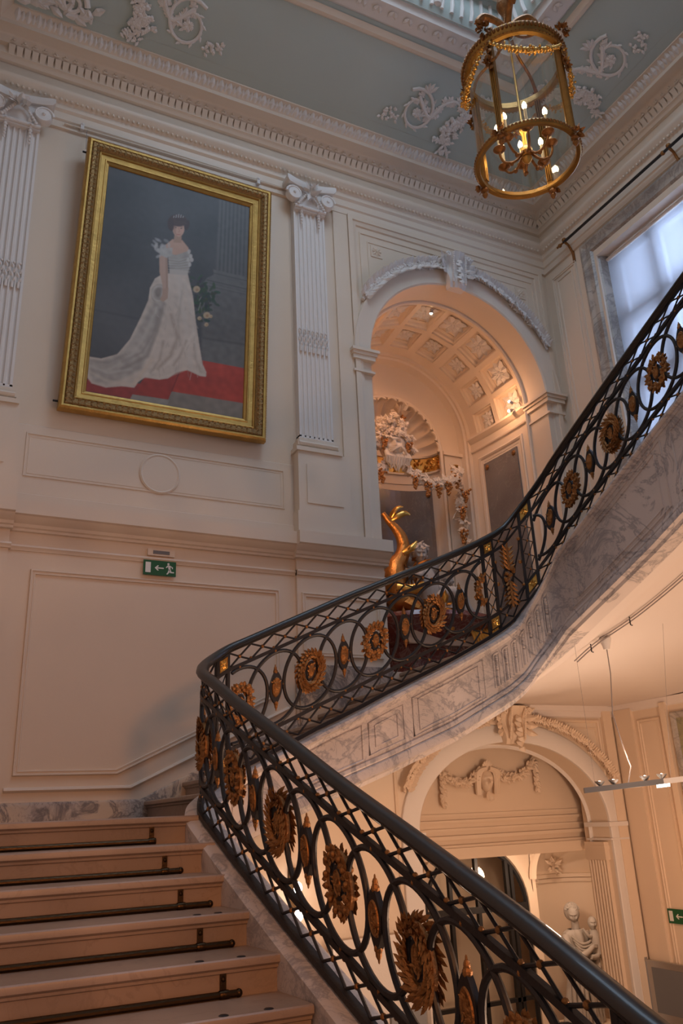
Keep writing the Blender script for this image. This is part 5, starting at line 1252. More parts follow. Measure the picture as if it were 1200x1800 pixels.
# the canvas: pigment laid down as colours on a fine mesh
CW0, CW1, CH0, CH1 = 0.262, PW-0.262, 0.262, PH-0.262
NU, NV = 210, 320
src = np.array([(125,1370),(1025,1530),(1035,380),(235,170)],float); dst = np.array([(0,0),(1,0),(1,1),(0,1)],float)
A = []
for (x,y),(u,v) in zip(src,dst): A.append([x,y,1,0,0,0,-u*x,-u*y]); A.append([0,0,0,x,y,1,-v*x,-v*y])
Hm = np.linalg.solve(np.array(A), dst.reshape(-1)); Hm = np.append(Hm,1).reshape(3,3)
def cu(pts): 
    o = []
    for x,y in pts: q = Hm@np.array([x,y,1]); o.append((q[0]/q[2]*(CW1-CW0), q[1]/q[2]*(CH1-CH0)))
    return np.array(o)
gu, gv = np.meshgrid(np.linspace(0,CW1-CW0,NU), np.linspace(0,CH1-CH0,NV)); gp = np.stack([gu,gv],-1).reshape(-1,2)
img = np.zeros((len(gp),3)); 
un_, vn_ = gp[:,0]/(CW1-CW0), gp[:,1]/(CH1-CH0)
nz = np.array([noise.noise(Vector((p[0]*2.2,p[1]*2.2,1))) for p in gp]); nz2 = np.array([noise.noise(Vector((p[0]*14,p[1]*14,3))) for p in gp])
base = np.array([0.050,0.048,0.050]); img[:] = base
img *= (1+0.35*nz+0.12*nz2)[:,None]
lowl = np.exp(-((un_-0.15)/0.5)**2-((vn_-0.30)/0.22)**2); img += lowl[:,None]*np.array([0.045,0.045,0.047])
def poly_mask(P, soft=0.006):
    P = np.asarray(P); n = len(P); inside = np.zeros(len(gp),bool); dmin = np.full(len(gp),1e9)
    for i in range(n):
        a, b_ = P[i], P[(i+1)%n]
        c = ((a[1] > gp[:,1]) != (b_[1] > gp[:,1]))
        with np.errstate(divide='ignore',invalid='ignore'): xi = (b_[0]-a[0])*(gp[:,1]-a[1])/(b_[1]-a[1]+1e-12)+a[0]
        inside ^= c & (gp[:,0] < xi)
        ab = b_-a; t = np.clip(((gp-a)@ab)/(ab@ab+1e-12),0,1); dmin = np.minimum(dmin, np.hypot(*(gp-a-t[:,None]*ab).T))
    return np.clip(0.5+np.where(inside,dmin,-dmin)/(2*soft),0,1)
def paint(P, col, soft=0.006, alpha=1.0, tex=0.0):
    global img
    m_ = poly_mask(cu(P), soft)*alpha; c = np.array(col)[None,:]*(1+tex*(nz2+0.6*nz))[:,None]; img = img*(1-m_[:,None])+c*m_[:,None]
def stroke(P, wdt, col, alpha=0.8, soft=0.006):
    global img
    Q = cu(P); d = np.full(len(gp),1e9); 
    for a, b_ in zip(Q[:-1],Q[1:]):
        ab = b_-a; t = np.clip(((gp-a)@ab)/(ab@ab+1e-12),0,1); d = np.minimum(d, np.hypot(*(gp-a-t[:,None]*ab).T))
    m_ = np.clip(0.5+(wdt-d)/(2*soft),0,1)*alpha; img = img*(1-m_[:,None])+np.array(col)[None,:]*m_[:,None]
def ell(cx, cy, rx, ry, n=24, rot=0): return [(cx+rx*math.cos(2*PI*i/n)*math.cos(rot)-ry*math.sin(2*PI*i/n)*math.sin(rot), cy+rx*math.cos(2*PI*i/n)*math.sin(rot)+ry*math.sin(2*PI*i/n)*math.cos(rot)) for i in range(n)]
GY = (0.105,0.100,0.098)
paint([(860,300),(1040,340),(1035,770),(845,725)], (0.070,0.068,0.068), 0.01, 1, 0.3)
for k in range(8): stroke([(866+22*k,350),(858+23*k,720+5*k)], 0.007, (0.125,0.12,0.118), 0.7, 0.012); stroke([(877+22*k,350),(869+23*k,720+5*k)], 0.004, (0.035,0.035,0.037), 0.7, 0.01)
paint([(835,715),(1035,760),(1032,850),(775,795),(800,760),(838,745)], (0.11,0.105,0.102), 0.008, 1, 0.2)
stroke([(800,772),(1032,822)],0.006,(0.04,0.04,0.04),0.8); stroke([(836,735),(1032,778)],0.006,(0.05,0.05,0.05),0.8); stroke([(780,790),(1032,846)],0.008,(0.15,0.145,0.14),0.6)
paint([(775,795),(1032,850),(1028,1255),(780,1200)], (0.105,0.10,0.098), 0.02, 1, 0.25)
paint([(780,1080),(1028,1110),(1028,1260),(780,1225)], (0.12,0.116,0.112), 0.02, 1, 0.2); stroke([(785,1085),(1028,1122)],0.01,(0.055,0.053,0.052),0.8,0.02)
stroke([(160,930),(440,985)],0.006,(0.045,0.045,0.048),0.6,0.02); stroke([(150,980),(430,1030)],0.01,(0.11,0.11,0.11),0.4,0.03)
RED = (0.36,0.045,0.028)
paint([(780,1205),(1035,1252),(1030,1450),(612,1372),(655,1262)], RED, 0.005, 1, 0.25)
paint([(460,1290),(650,1268),(600,1418),(390,1386)], (0.30,0.038,0.026), 0.005, 1, 0.25)
paint([(120,1300),(440,1330),(385,1412),(110,1362)], (0.27,0.04,0.032), 0.005, 1, 0.25)
paint([(612,1372),(1030,1442),(1025,1545),(580,1452)], (0.20,0.175,0.15), 0.004, 1, 0.2)
paint([(390,1386),(602,1418),(582,1455),(372,1420)], (0.24,0.225,0.20), 0.004, 1, 0.2)
stroke([(655,1268),(612,1372)],0.006,(0.16,0.02,0.015),0.8); stroke([(690,1290),(1028,1345)],0.05,(0.22,0.03,0.02),0.35,0.05)
# bouquet
rnp = random.Random(2)
for i in range(70):
    x = rnp.gauss(780,34); y = rnp.gauss(870,48); a = rnp.uniform(0,PI); paint(ell(x,y,20,8,10,a), (0.018*rnp.uniform(.6,2),0.032*rnp.uniform(.6,2),0.016*rnp.uniform(.6,2)), 0.006, 0.9)
for x, y in ((860,905),(840,888),(820,930),(700,775),(718,760)): paint(ell(x,y,18,7,10,0.4), (0.03,0.05,0.03), 0.005, 0.9)
for x, y, r in ((803,962,20),(762,978,12),(742,822,20),(802,1012,12),(826,968,10)): paint(ell(x,y,r,r*.9,14), (0.42,0.32,0.20), 0.006, 0.95); paint(ell(x+3,y+3,r*.45,r*.4,12), (0.30,0.17,0.09), 0.006, 0.8)
# gown with train
GW = (0.50,0.43,0.37)
paint([(590,735),(690,740),(722,860),(742,1000),(768,1140),(785,1225),(808,1270),(805,1295),(770,1290),(700,1258),(640,1268),(590,1302),(540,1308),(460,1295),(420,1320),(400,1350),(330,1342),(240,1348),(160,1325),(132,1290),(138,1180),(210,1192),(300,1170),(370,1090),(430,970),(470,880),(478,815),(505,765),(540,745)], GW, 0.006, 1, 0.18)
paint([(500,890),(560,890),(530,1030),(480,1170),(440,1250),(340,1300),(240,1330),(160,1310),(138,1200),(220,1205),(330,1160),(400,1060)], (0.33,0.30,0.27), 0.02, 0.8, 0.25)
for P, w_, c, a in [([(560,900),(520,1050),(470,1180),(330,1250)],0.020,(0.22,0.19,0.165),0.6),([(600,760),(600,900),(575,1080),(560,1220),(520,1290)],0.022,(0.50,0.43,0.37),0.6),
 ([(640,760),(660,900),(690,1050),(700,1150),(720,1240)],0.030,(0.52,0.47,0.42),0.55),([(670,790),(710,930),(735,1080),(760,1210)],0.018,(0.50,0.45,0.40),0.6),([(730,1060),(650,1170),(560,1240),(470,1280)],0.018,(0.60,0.53,0.46),0.6),
 ([(600,960),(640,1080),(600,1180),(530,1250)],0.020,(0.27,0.20,0.15),0.5),([(690,1100),(650,1190),(620,1230)],0.014,(0.24,0.17,0.13),0.5),([(520,920),(450,1080),(370,1190),(240,1260)],0.018,(0.46,0.42,0.38),0.5),
 ([(540,930),(500,1060),(440,1160),(330,1210)],0.010,(0.20,0.17,0.15),0.5),([(150,1230),(250,1270),(380,1250)],0.012,(0.50,0.46,0.42),0.5),([(145,1260),(240,1310),(340,1330),(400,1330)],0.012,(0.52,0.44,0.36),0.6),([(150,1200),(250,1215),(350,1170)],0.010,(0.22,0.20,0.18),0.5),
 ([(460,1290),(540,1298),(600,1285),(690,1250),(760,1270),(800,1285)],0.012,(0.55,0.48,0.41),0.7),([(400,1330),(440,1270),(500,1200)],0.016,(0.56,0.44,0.33),0.5),([(560,1100),(540,1200),(490,1270)],0.012,(0.25,0.19,0.15),0.5),
 ([(660,830),(640,1000),(655,1120)],0.010,(0.30,0.26,0.22),0.5),([(735,1120),(745,1200),(775,1270)],0.012,(0.30,0.24,0.20),0.5)]: stroke(P, w_, c, a, 0.016)
for i in range(60):
    x = rnp.uniform(500,790); y = rnp.uniform(820,1280); stroke([(x,y),(x+rnp.uniform(-14,14),y+rnp.uniform(10,46))],0.004,(0.55,0.50,0.45) if i%2 else (0.27,0.22,0.19),0.35,0.006)
# hanging gathered fold in the hand
paint(ell(528,845,46,52,24), (0.36,0.32,0.28), 0.008, 1, 0.3); stroke(ell(528,845,36,40,20),0.010,(0.48,0.43,0.39),0.5); paint(ell(525,838,18,24), (0.20,0.17,0.15), 0.01, 0.8)
# bodice, shoulders, arms, head
SK = (0.47,0.30,0.22)
paint([(555,590),(600,555),(625,560),(655,560),(690,600),(700,640),(560,640)], SK, 0.006, 1, 0.05)
paint([(575,628),(620,640),(690,618),(712,650),(700,700),(690,745),(590,738),(582,690)], (0.33,0.31,0.28), 0.006, 1, 0.2)
for k in range(6): stroke([(580,660+14*k),(640,668+12*k),(700,650+16*k)],0.005,(0.44,0.41,0.38),0.5); stroke([(582,668+14*k),(640,676+12*k),(700,658+16*k)],0.004,(0.20,0.18,0.16),0.4)
paint([(586,715),(690,722),(688,748),(588,742)], (0.45,0.41,0.37), 0.006, 0.9)
paint([(527,640),(572,640),(578,740),(580,820),(570,845),(552,850),(548,800),(530,730)], (0.44,0.30,0.23), 0.006, 1, 0.05); stroke([(566,650),(572,760),(574,820)],0.007,(0.24,0.15,0.11),0.6,0.01)
paint([(548,820),(582,815),(580,870),(555,890),(535,880),(548,850)], (0.40,0.27,0.20), 0.006, 1)
for i in range(26):
    x = rnp.gauss(545,28); y = rnp.gauss(602,18); paint(ell(x,y,16,8,10,rnp.uniform(0,3)), (0.42,0.41,0.40) if i%3 else (0.25,0.25,0.25), 0.008, 0.6)
for x, y in ((500,570),(512,558),(492,590),(525,562)): paint(ell(x,y,14,6,10,0.7), (0.34,0.34,0.35), 0.010, 0.6)
paint([(530,608),(600,600),(600,640),(570,655),(530,640)], (0.36,0.35,0.33), 0.008, 0.9, 0.3)
for x, y in ((695,620),(705,645),(690,665),(712,665),(700,690)): paint(ell(x,y,9,12,10), (0.48,0.46,0.44), 0.006, 0.8)
paint([(612,520),(650,525),(650,575),(606,572)], (0.38,0.24,0.17), 0.006, 1)
paint(ell(632,500,33,42,24,-0.1), (0.50,0.31,0.23), 0.005, 1, 0.04)
paint([(602,500),(612,470),(618,520),(628,545),(606,520)], (0.33,0.19,0.14), 0.008, 0.7)
paint(ell(628,456,52,32,24,0.1), (0.055,0.022,0.018), 0.008, 1, 0.3); paint(ell(588,478,18,34,16,-0.2), (0.050,0.020,0.017), 0.008, 1); paint(ell(680,480,14,28,16,0.2), (0.045,0.018,0.016), 0.008, 1); paint(ell(640,470,38,12,16,0.05), (0.06,0.026,0.02), 0.008, 0.9)
for x in (-26,-13,0,13,26): stroke([(630+x,440-0.02*x*x*0),(632+x,424+0.012*x*x)],0.004,(0.45,0.45,0.45),0.8,0.004)
stroke([(604,488),(622,484)],0.0035,(0.10,0.05,0.04),0.9,0.004); stroke([(640,486),(656,490)],0.0035,(0.10,0.05,0.04),0.9,0.004)
paint(ell(616,494,6,3,10),(0.07,0.05,0.05),0.003,0.9); paint(ell(648,497,6,3,10),(0.07,0.05,0.05),0.003,0.9)
stroke([(634,495),(638,514),(632,518)],0.0035,(0.34,0.18,0.13),0.8,0.004); stroke([(625,530),(642,531)],0.0045,(0.36,0.09,0.08),0.9,0.004); paint(ell(650,512,10,9,12),(0.55,0.30,0.24),0.012,0.5)
img = np.clip(img,0,1)
cme = bpy.data.meshes.new('canvas')
vs = [pf(CW0+p[0]-0.0, CH0+p[1], 0.012) for p in gp]; fs = []
for j in range(NV-1):
    for i in range(NU-1): k = j*NU+i; fs.append((k,k+1,k+1+NU,k+NU))
cme.from_pydata([tuple(Vector(p)-PO) for p in vs], [], fs)
ca = cme.color_attributes.new('pigment','FLOAT_COLOR','POINT'); ca.data.foreach_set('color', np.concatenate([img,np.ones((len(img),1))],1).astype(np.float32).ravel())
cm = bpy.data.materials.new('painted_canvas'); cm.use_nodes = True; n_ = cm.node_tree; at_ = n_.nodes.new('ShaderNodeAttribute'); at_.attribute_name = 'pigment'
n_.links.new(at_.outputs['Color'], n_.nodes['Principled BSDF'].inputs['Base Color']); n_.nodes['Principled BSDF'].inputs['Roughness'].default_value = 0.5
cme.materials.append(cm); co = bpy.data.objects.new('canvas', cme); COL.objects.link(co); co.parent = pt; co['label'] = 'painted canvas with white gown, red carpeted steps and grey column'
# picture rail rod, hooks and wires
t = thing('picture_rail', (2.1,D,7.78), 'white picture hanging rod under the architrave above the portrait', 'rail')
b = MB(); b.tube([(0.70,D-0.05,7.765),(3.50,D-0.05,7.80)],0.012,8); b.build('rod', 'trimp', t)
for x in (0.90,3.12): b = MB(); b.box(x-0.02,x+0.02,D-0.07,D,7.745,7.83); b.ball((x,D-0.06,7.82),0.022,8,6); b.build('hook', 'white', t)
for x0, lb in ((0.955,'thin picture wire at the left corner of the portrait'),(3.085,'thin picture wire at the right corner of the portrait')):
    b = MB(); b.tube([(x0,D-0.055,7.76),(x0,D-0.10,7.44)],0.004,5); tag(b.build('picture_wire','wire',origin=(x0,D-0.06,7.44)), lb, 'wire')
# ================================================================ SIGNS AND SMALL WALL THINGS
def exit_sign(o, ux_, uz_, nn, W, H, label, flip=False):
    t = thing('exit_sign', o, label, 'sign'); o = Vector(o); ux_ = Vector(ux_); uz_ = Vector(uz_); nn = Vector(nn)
    P = lambda u, v, h=0: o+ux_*u*W+uz_*v*H+nn*h
    b = MB(); b.add([P(0,0),P(1,0),P(1,1),P(0,1),P(0,0,.012),P(1,0,.012),P(1,1,.012),P(0,1,.012)],[(0,1,2,3),(4,5,6,7),(0,4,5,1),(1,5,6,2),(2,6,7,3),(3,7,4,0)]); b.build('board', 'signg', t, smooth=False)
    b = MB()
    def q(pts): 
        A_ = [P(u,v,.0125) for u,v in pts]; B_ = [P(u,v,.014) for u,v in pts]; n = len(pts); b.add(A_+B_,[tuple(range(n)),tuple(range(n,2*n))]+[(i,(i+1)%n,n+(i+1)%n,n+i) for i in range(n)])
    q([(0.06,0.16),(0.22,0.16),(0.22,0.86),(0.06,0.86)])
    q([(0.40,0.46),(0.62,0.46),(0.62,0.54),(0.40,0.54)]); q([(0.34,0.50),(0.43,0.68),(0.47,0.66),(0.40,0.50),(0.47,0.34),(0.43,0.32)])
    q([(0.76+0.035*math.cos(a*PI/5),0.82+0.075*math.sin(a*PI/5)) for a in range(10)])
    q([(0.74,0.74),(0.82,0.72),(0.83,0.44),(0.77,0.42)]); q([(0.74,0.74),(0.68,0.58),(0.70,0.54),(0.77,0.66)]); q([(0.82,0.70),(0.90,0.62),(0.90,0.50),(0.87,0.50),(0.87,0.60),(0.81,0.62)])
    q([(0.77,0.44),(0.83,0.46),(0.86,0.30),(0.94,0.30),(0.94,0.22),(0.82,0.22)]); q([(0.77,0.44),(0.81,0.42),(0.80,0.26),(0.74,0.10),(0.70,0.12),(0.75,0.28)])
    b.build('pictogram', 'signw', t, smooth=False)
exit_sign((1.845,D-0.03,2.375), (1,0,0), (0,0,1), (0,-1,0), 0.335, 0.155, 'green exit sign with arrow and running figure on the back wall')
exit_sign((XR-0.02,7.645,-1.285), (0,-1,0), (0,0,1), (-1,0,0), 0.34, 0.15, 'green exit sign on the lower right wall above the notice stand')
t = thing('emergency_light', (1.91,D,2.60), 'small rectangular emergency light fitting above the exit sign', 'light fitting')
b = MB(); b.box(1.885,2.165,D-0.035,D,2.585,2.655); b.build('housing', 'trimp', t, smooth=False)
b = MB(); b.box(1.94,2.11,D-0.040,D-0.03,2.602,2.638); b.build('lens', 'grey', t, smooth=False)
# ================================================================ WINDOW DRESSING
t = thing('roller_blind', (XR+0.16,5.1,3.2), 'white translucent roller blind drawn down over the tall window', 'blind')
b = MB(); b.box(XR+0.155,XR+0.157,WY0+0.05,WY1-0.05,3.1,WZ1-0.10); b.build('cloth', 'blind', t, smooth=False)
b = MB(); b.tube([(XR+0.17,WY0+0.03,WZ1-0.06),(XR+0.17,WY1-0.03,WZ1-0.06)],0.035,12); b.build('roller', 'white', t)
b = MB(); b.tube([(XR+0.16,WY0+0.04,3.1),(XR+0.16,WY1-0.04,3.1)],0.015,8); b.build('hem_bar', 'white', t)
t = thing('curtain_rod', (XR-0.14,6.4,7.84), 'dark iron curtain rod on gilt brackets above the window', 'curtain rod')
b = MB(); b.tube([(XR-0.15,7.44,7.84),(XR-0.15,3.0,7.84)],0.020,10); b.build('rod', 'dark', t)
for y in (7.42,5.42):
    b = MB(); b.tube([(XR-0.15,y,7.84),(XR-0.08,y,7.80),(XR-0.02,y,7.70),(XR,y,7.60)],[0.022,0.018,0.02,0.016],8); b.ball((XR-0.15,y,7.87),0.035,10,7); b.ball((XR-0.15,y+0.10,7.84),0.032,10,7); b.ball((XR-0.15,y+0.15,7.84),0.018,8,5); b.tube([(XR-0.15,y,7.84),(XR-0.15,y+0.12,7.84)],0.014,8); b.box(XR-0.02,XR,y-0.02,y+0.02,7.52,7.74); b.build('bracket', 'bronze', t)
# ================================================================ HANGING BAR LIGHT IN THE WELL
LA = Vector((5.25,5.85,0.12)); LB = Vector((5.92,5.36,0.175)); ld = (LB-LA).normalized(); ln = Vector((-ld.y,ld.x,0)).normalized(); CU = Vector((5.52,5.60,1.40))
t = thing('pendant_light', tuple((LA+LB)/2), 'suspended grey bar light with small halogen lamps under the upper flight', 'ceiling light')
def obox(b, a, c, w_, h):
    u = ln*w_; k = Vector((0,0,h)); b.add([a-u-k,c-u-k,c+u-k,a+u-k,a-u+k,c-u+k,c+u+k,a+u+k],[(0,3,2,1),(4,5,6,7),(0,1,5,4),(1,2,6,5),(2,3,7,6),(3,0,4,7)])
b = MB(); obox(b, LA, LA.lerp(LB,0.80), 0.045, 0.022); b.build('bar', 'grey', t, smooth=False)
b = MB(); obox(b, LA.lerp(LB,0.80), LB, 0.045, 0.022); b.build('bar_end', 'white', t, smooth=False)
b = MB(); obox(b, LA.lerp(LB,0.74)-Vector((0,0,0.034)), LA.lerp(LB,0.86)-Vector((0,0,0.034)), 0.03, 0.012); b.build('tube', 'tubel', t, smooth=False)
for u in (0.17,0.31,0.63,0.80):
    p = LA.lerp(LB,u)+Vector((0,0,0.05)); b = MB(); b.ball(p,0.016,8,6); q_ = b.build('lamp', 'lamp', t)
    b = MB(); b.lathe([(0.012,-0.028),(0.04,0.0),(0.045,0.012)], p, 12); b.build('reflector', 'alu', t)
b = MB(); b.tube([tuple(CU),(CU.x,CU.y,1.1),(CU.x-0.03,CU.y+0.02,0.75),(CU.x+0.02,CU.y,0.45),(CU.x+0.05,CU.y-0.02,0.30),tuple(LA.lerp(LB,0.45))],0.005,6); b.build('cable', 'wire', t)
b = MB(); b.lathe([(0.055,0.0),(0.05,-0.02),(0.035,-0.07),(0.028,-0.10),(0.001,-0.10)], CU+Vector((0,0,0.02)), 20); b.build('ceiling_cup', 'white', t)
for u, q_ in ((0.12,(5.1,5.55,1.36)),(0.88,(5.95,5.30,1.52))): b = MB(); b.tube([tuple(LA.lerp(LB,u)),q_],0.0018,4); b.build('suspension_wire', 'wire', t)
light('bar_uplight', 'POINT', (5.56,5.60,0.36), 17, (1.0,0.74,0.54), size=0.08)
light('bar_lamp', 'POINT', (5.6,5.6,0.02), 8, WARM2, size=0.05)
b = MB(); pts = [(5.30,5.80,1.24),(5.42,5.62,1.385),(5.55,5.20,1.565),(5.60,4.6,1.81),(5.60,3.9,2.13)]
pp, rr = spline([(p,0.006) for p in pts],6); b.tube(pp, 0.006, 5); b.tube([p+Vector((0.03,0,-0.008)) for p in pp], 0.006, 5)
t = b.build('ceiling_cable', 'wire', origin=(5.42,5.62,1.38)); tag(t, 'thin cable clipped along the soffit of the upper flight', 'cable')
for p in (pp[5],pp[11]): b = MB(); b.tube([p+Vector((0,0,0.02)),p-Vector((0,0,0.05)),p+Vector((0.02,0,-0.055))],0.006,5); b.build('clip','dark',t)
# wall sconce deep under the stair
t = thing('wall_lamp', (3.42,D-0.05,-0.9), 'pair of bright globe lamps on the wall beneath the middle flight', 'lamp')
b = MB(); b.box(3.38,3.46,D-0.03,D,-1.0,-0.45); b.tube([(3.42,D-0.03,-0.65),(3.42,D-0.16,-0.65)],0.012,6); b.tube([(3.42,D-0.03,-0.92),(3.42,D-0.16,-0.92)],0.012,6); b.build('backplate', 'brass', t)
for z in (-0.62,-0.86): b = MB(); b.ball((3.41,D-0.17,z),0.046,12,9,(0.9,0.9,1.15)); b.build('globe', 'tubel', t)
light('wall_lamp_light', 'POINT', (3.42,D-0.45,-0.74), 1.2, WARM2, size=0.08)
# notice stand and framed panel at the right
t = thing('notice_stand', (XR-0.35,7.0,-3.2), 'aluminium framed grey notice stand against the lower right wall', 'sign stand')
b = MB(); y0, y1 = 8.03, 6.6; x = XR-0.10
for (za, zb_) in ((-1.70,-1.68),(-2.30,-2.27),(-2.55,-2.52)): b.box(x-0.02,x+0.02,y1,y0,za,zb_)
for y in (y0,y1): b.box(x-0.02,x+0.02,y-0.015,y+0.015,-3.2,-1.66)
b.box(x-0.008,x+0.008,y1+0.015,y0-0.015,-2.27,-1.70); b.build('frame', 'alu', t, smooth=False)
b = MB(); b.box(x-0.014,x-0.006,y1+0.06,y0-0.09,-2.20,-1.75); b.build('panel', 'grey', t, smooth=False)
b = MB(); b.box(x-0.2,x+0.02,y1,y0,-2.60,-2.55); b.build('shelf', 'alu', t, smooth=False)
t = thing('wall_picture', (XR,6.2,0.2), 'dark wooden framed map on the lower right wall near the ceiling', 'picture')
b = MB(); ribbon(b, rect(5.2,7.13,-0.9,0.98), [(0,0),(0,0.03),(0.02,0.045),(0.05,0.035),(0.07,0.02),(0.08,0.0)], True, fr); b.build('frame', 'wmar', t)
b = MB(); b.box(XR-0.012,XR-0.004,5.27,7.06,-0.83,0.91); b.build('print', marble('map_print', (0.34,0.30,0.18), (0.16,0.16,0.12), 3.0, 0.5, 0.02, 0.7), t, smooth=False)
# white display board and dark reader stand on the ground floor behind the lower flight
t = thing('display_board', (4.35,D-0.2,-3.2), 'white display board standing against the wall beneath the stairs', 'board')
b = MB(); b.box(3.75,4.80,D-0.12,D-0.08,-1.95,-1.12); b.build('panel', 'white', t, smooth=False)
b = MB(); b.box(3.76,3.80,D-0.16,D-0.12,-3.2,-1.12); b.box(4.75,4.79,D-0.16,D-0.12,-3.2,-1.12); b.build('post', 'alu', t, smooth=False)
t = thing('desk_monitor', (4.35,7.2,-1.9), 'small dark monitor on a white desk in front of the display board', 'monitor')
b = MB(); b.box(3.95,4.30,7.18,7.22,-1.86,-1.62); b.tube([(4.12,7.22,-1.98),(4.12,7.22,-1.80)],0.02,8); b.box(4.0,4.24,7.12,7.32,-2.0,-1.985); b.build('screen', 'grey', t, smooth=False)
t = thing('desk', (4.2,7.2,-3.2), 'white reception desk beneath the stairs', 'desk')
b = MB(); b.box(3.4,4.9,6.9,7.5,-2.05,-2.0); b.build('worktop', 'white', t, smooth=False)
for x in (3.45,4.80): b = MB(); b.box(x,x+0.05,6.95,7.45,-3.2,-2.05); b.build('leg', 'white', t, smooth=False)
b = MB(); b.box(3.5,4.8,7.42,7.45,-2.9,-2.1); b.build('front_panel', 'white', t, smooth=False)

# ================================================================ LANTERN
LC = Vector((4.0,4.1,5.06)); LH = 0.99; LR = 0.42
t = thing('lantern', tuple(LC), 'large gilt bronze and glass cylindrical hall lantern hanging from the ceiling', 'lantern')
def lp(a, r, z): return LC+Vector((r*math.cos(a), r*math.sin(a), z))
b = MB(); b.lathe([(LR-0.028,0.0),(LR-0.024,-0.014),(LR+0.005,-0.022),(LR+0.016,-0.012),(LR+0.020,0.012),(LR+0.012,0.034),(LR,0.044),(LR-0.022,0.038),(LR-0.028,0.0)], LC, 64); ringb = b
b = MB(); b.lathe([(LR-0.035,0.0),(LR-0.03,-0.02),(LR+0.005,-0.022),(LR+0.018,-0.01),(LR+0.022,0.02),(LR+0.034,0.045),(LR+0.03,0.07),(LR+0.005,0.085),(LR-0.022,0.07),(LR-0.035,0.0)], LC+Vector((0,0,LH)), 64); ringt = b; orb = MB()
b = MB()
for i in range(80):
    a = 2*PI*i/80; b.ball(lp(a,LR+0.028,LH+0.045),0.016,6,5,(1,1,1.5)); b.ball(lp(a,LR+0.018,LH-0.012),0.007,5,4)
for i in range(90): orb.ball(lp(2*PI*i/90,LR+0.017,0.012),0.011,6,4,(1,1,1.2))
ringt.build('top_ring', 'ringm', t, extra=(b,'bronze')); ringb.build('bottom_ring', 'ringm', t, extra=(orb,'bronze'))
b = MB(); b.lathe([(LR-0.018,0.04),(LR-0.018,LH)], LC, 64); b.build('glass_cylinder', 'lglass', t)
PA = [math.radians(22+90*k) for k in range(4)]
for a in PA:
    b = MB(); d = Vector((math.cos(a),math.sin(a),0)); n = Vector((-math.sin(a),math.cos(a),0))
    def slab(r0, r1, w_, z0, z1):
        A_ = [LC+d*r0-n*w_, LC+d*r1-n*w_, LC+d*r1+n*w_, LC+d*r0+n*w_]; b.add([p+Vector((0,0,z0)) for p in A_]+[p+Vector((0,0,z1)) for p in A_],[(0,3,2,1),(4,5,6,7),(0,1,5,4),(1,2,6,5),(2,3,7,6),(3,0,4,7)])
    slab(LR-0.024,LR+0.010,0.024,0.02,LH+0.02)
    for k in range(3): b.tube([LC+d*(LR+0.012)+n*(k-1)*0.014+Vector((0,0,0.05)), LC+d*(LR+0.012)+n*(k-1)*0.014+Vector((0,0,LH-0.05))],0.006,6)
    for k in range(3): b.tube([LC+d*(LR-0.034)+n*(k-1)*0.017+Vector((0,0,0.05)), LC+d*(LR-0.034)+n*(k-1)*0.017+Vector((0,0,LH-0.02))],0.006,6)
    p_ = b.build('post', 'ringm', t)
    b = MB(); leafball(b, lp(a,LR+0.02,0.0), 0.035, 14, 0.05, 0.035, (math.cos(a),math.sin(a),0), 5); b.lathe([(0.001,-0.12),(0.014,-0.11),(0.026,-0.085),(0.018,-0.06),(0.034,-0.045),(0.03,-0.02)], lp(a,LR+0.005,0), 12)
    for k in range(7): b.leaf(lp(a,LR+0.03,LH-0.02-0.045*k), (n*(0.6*(-1)**k)+Vector((0,0,-1))), d, 0.06, 0.05, 0.3)
    leafball(b, lp(a,LR+0.05,LH+0.10), 0.045, 40, 0.045, 0.035, (math.cos(a),math.sin(a),0), 9); leafball(b, lp(a,LR+0.03,LH-0.26), 0.03, 24, 0.035, 0.028, (math.cos(a),math.sin(a),0), 3)
    b.build('post_ornament', 'bronze', p_, smooth=False)
for k in range(4):   # laurel swags between the posts
    a0 = PA[k]; b = MB()
    for i in range(1, 24):
        u = i/24; a = a0+u*PI/2; z = LH-0.03-0.30*4*u*(1-u)*0.8
        p = lp(a,LR+0.035,z); rr = 0.013+0.012*math.sin(PI*u)
        b.ball(p, rr, 7, 5)
        for q in range(5): b.ball(p+Vector((rn.uniform(-1,1),rn.uniform(-1,1),rn.uniform(-1,1)))*rr*1.2, rr*0.5, 5, 4)
    b.build('swag', 'gold', t)
# crown of scrolled leaves, chain, central stem with arms and candles
b = MB()
for k in range(4):
    a = PA[k]+PI/4; d = Vector((math.cos(a),math.sin(a),0))
    pp, rr = spline([(LC+d*(LR-0.02)*0+Vector((0,0,LH+0.52)),0.03),(LC+d*0.10+Vector((0,0,LH+0.62)),0.03),(LC+d*0.20+Vector((0,0,LH+0.66)),0.034),(LC+d*0.26+Vector((0,0,LH+0.60)),0.03),(LC+d*0.22+Vector((0,0,LH+0.55)),0.016)],6); b.tube(pp, rr, 8)
    for q in range(4): b.leaf(pp[6+q*4], d+Vector((0,0,0.8-q*0.6)), (0,0,1), 0.055, 0.035, 0.4)
b.lathe([(0.02,LH+0.40),(0.05,LH+0.44),(0.065,LH+0.50),(0.03,LH+0.56),(0.025,LH+0.68),(0.05,LH+0.74),(0.07,LH+0.80),(0.06,LH+0.86),(0.02,LH+0.90),(0.012,LH+1.0)], LC, 16)
b.build('crown', 'bronze', t)
for a in PA:
    b = MB(); pp, rr = spline([(lp(a,LR,LH+0.08),0.018),(lp(a,LR*0.8,LH+0.22),0.014),(lp(a,LR*0.35,LH+0.30),0.014),(lp(a,0.05,LH+0.42),0.016)],6); b.tube(pp, rr, 8)
    b.build('canopy_arm', 'bronze', t)
b = MB(); zc = LH+0.98
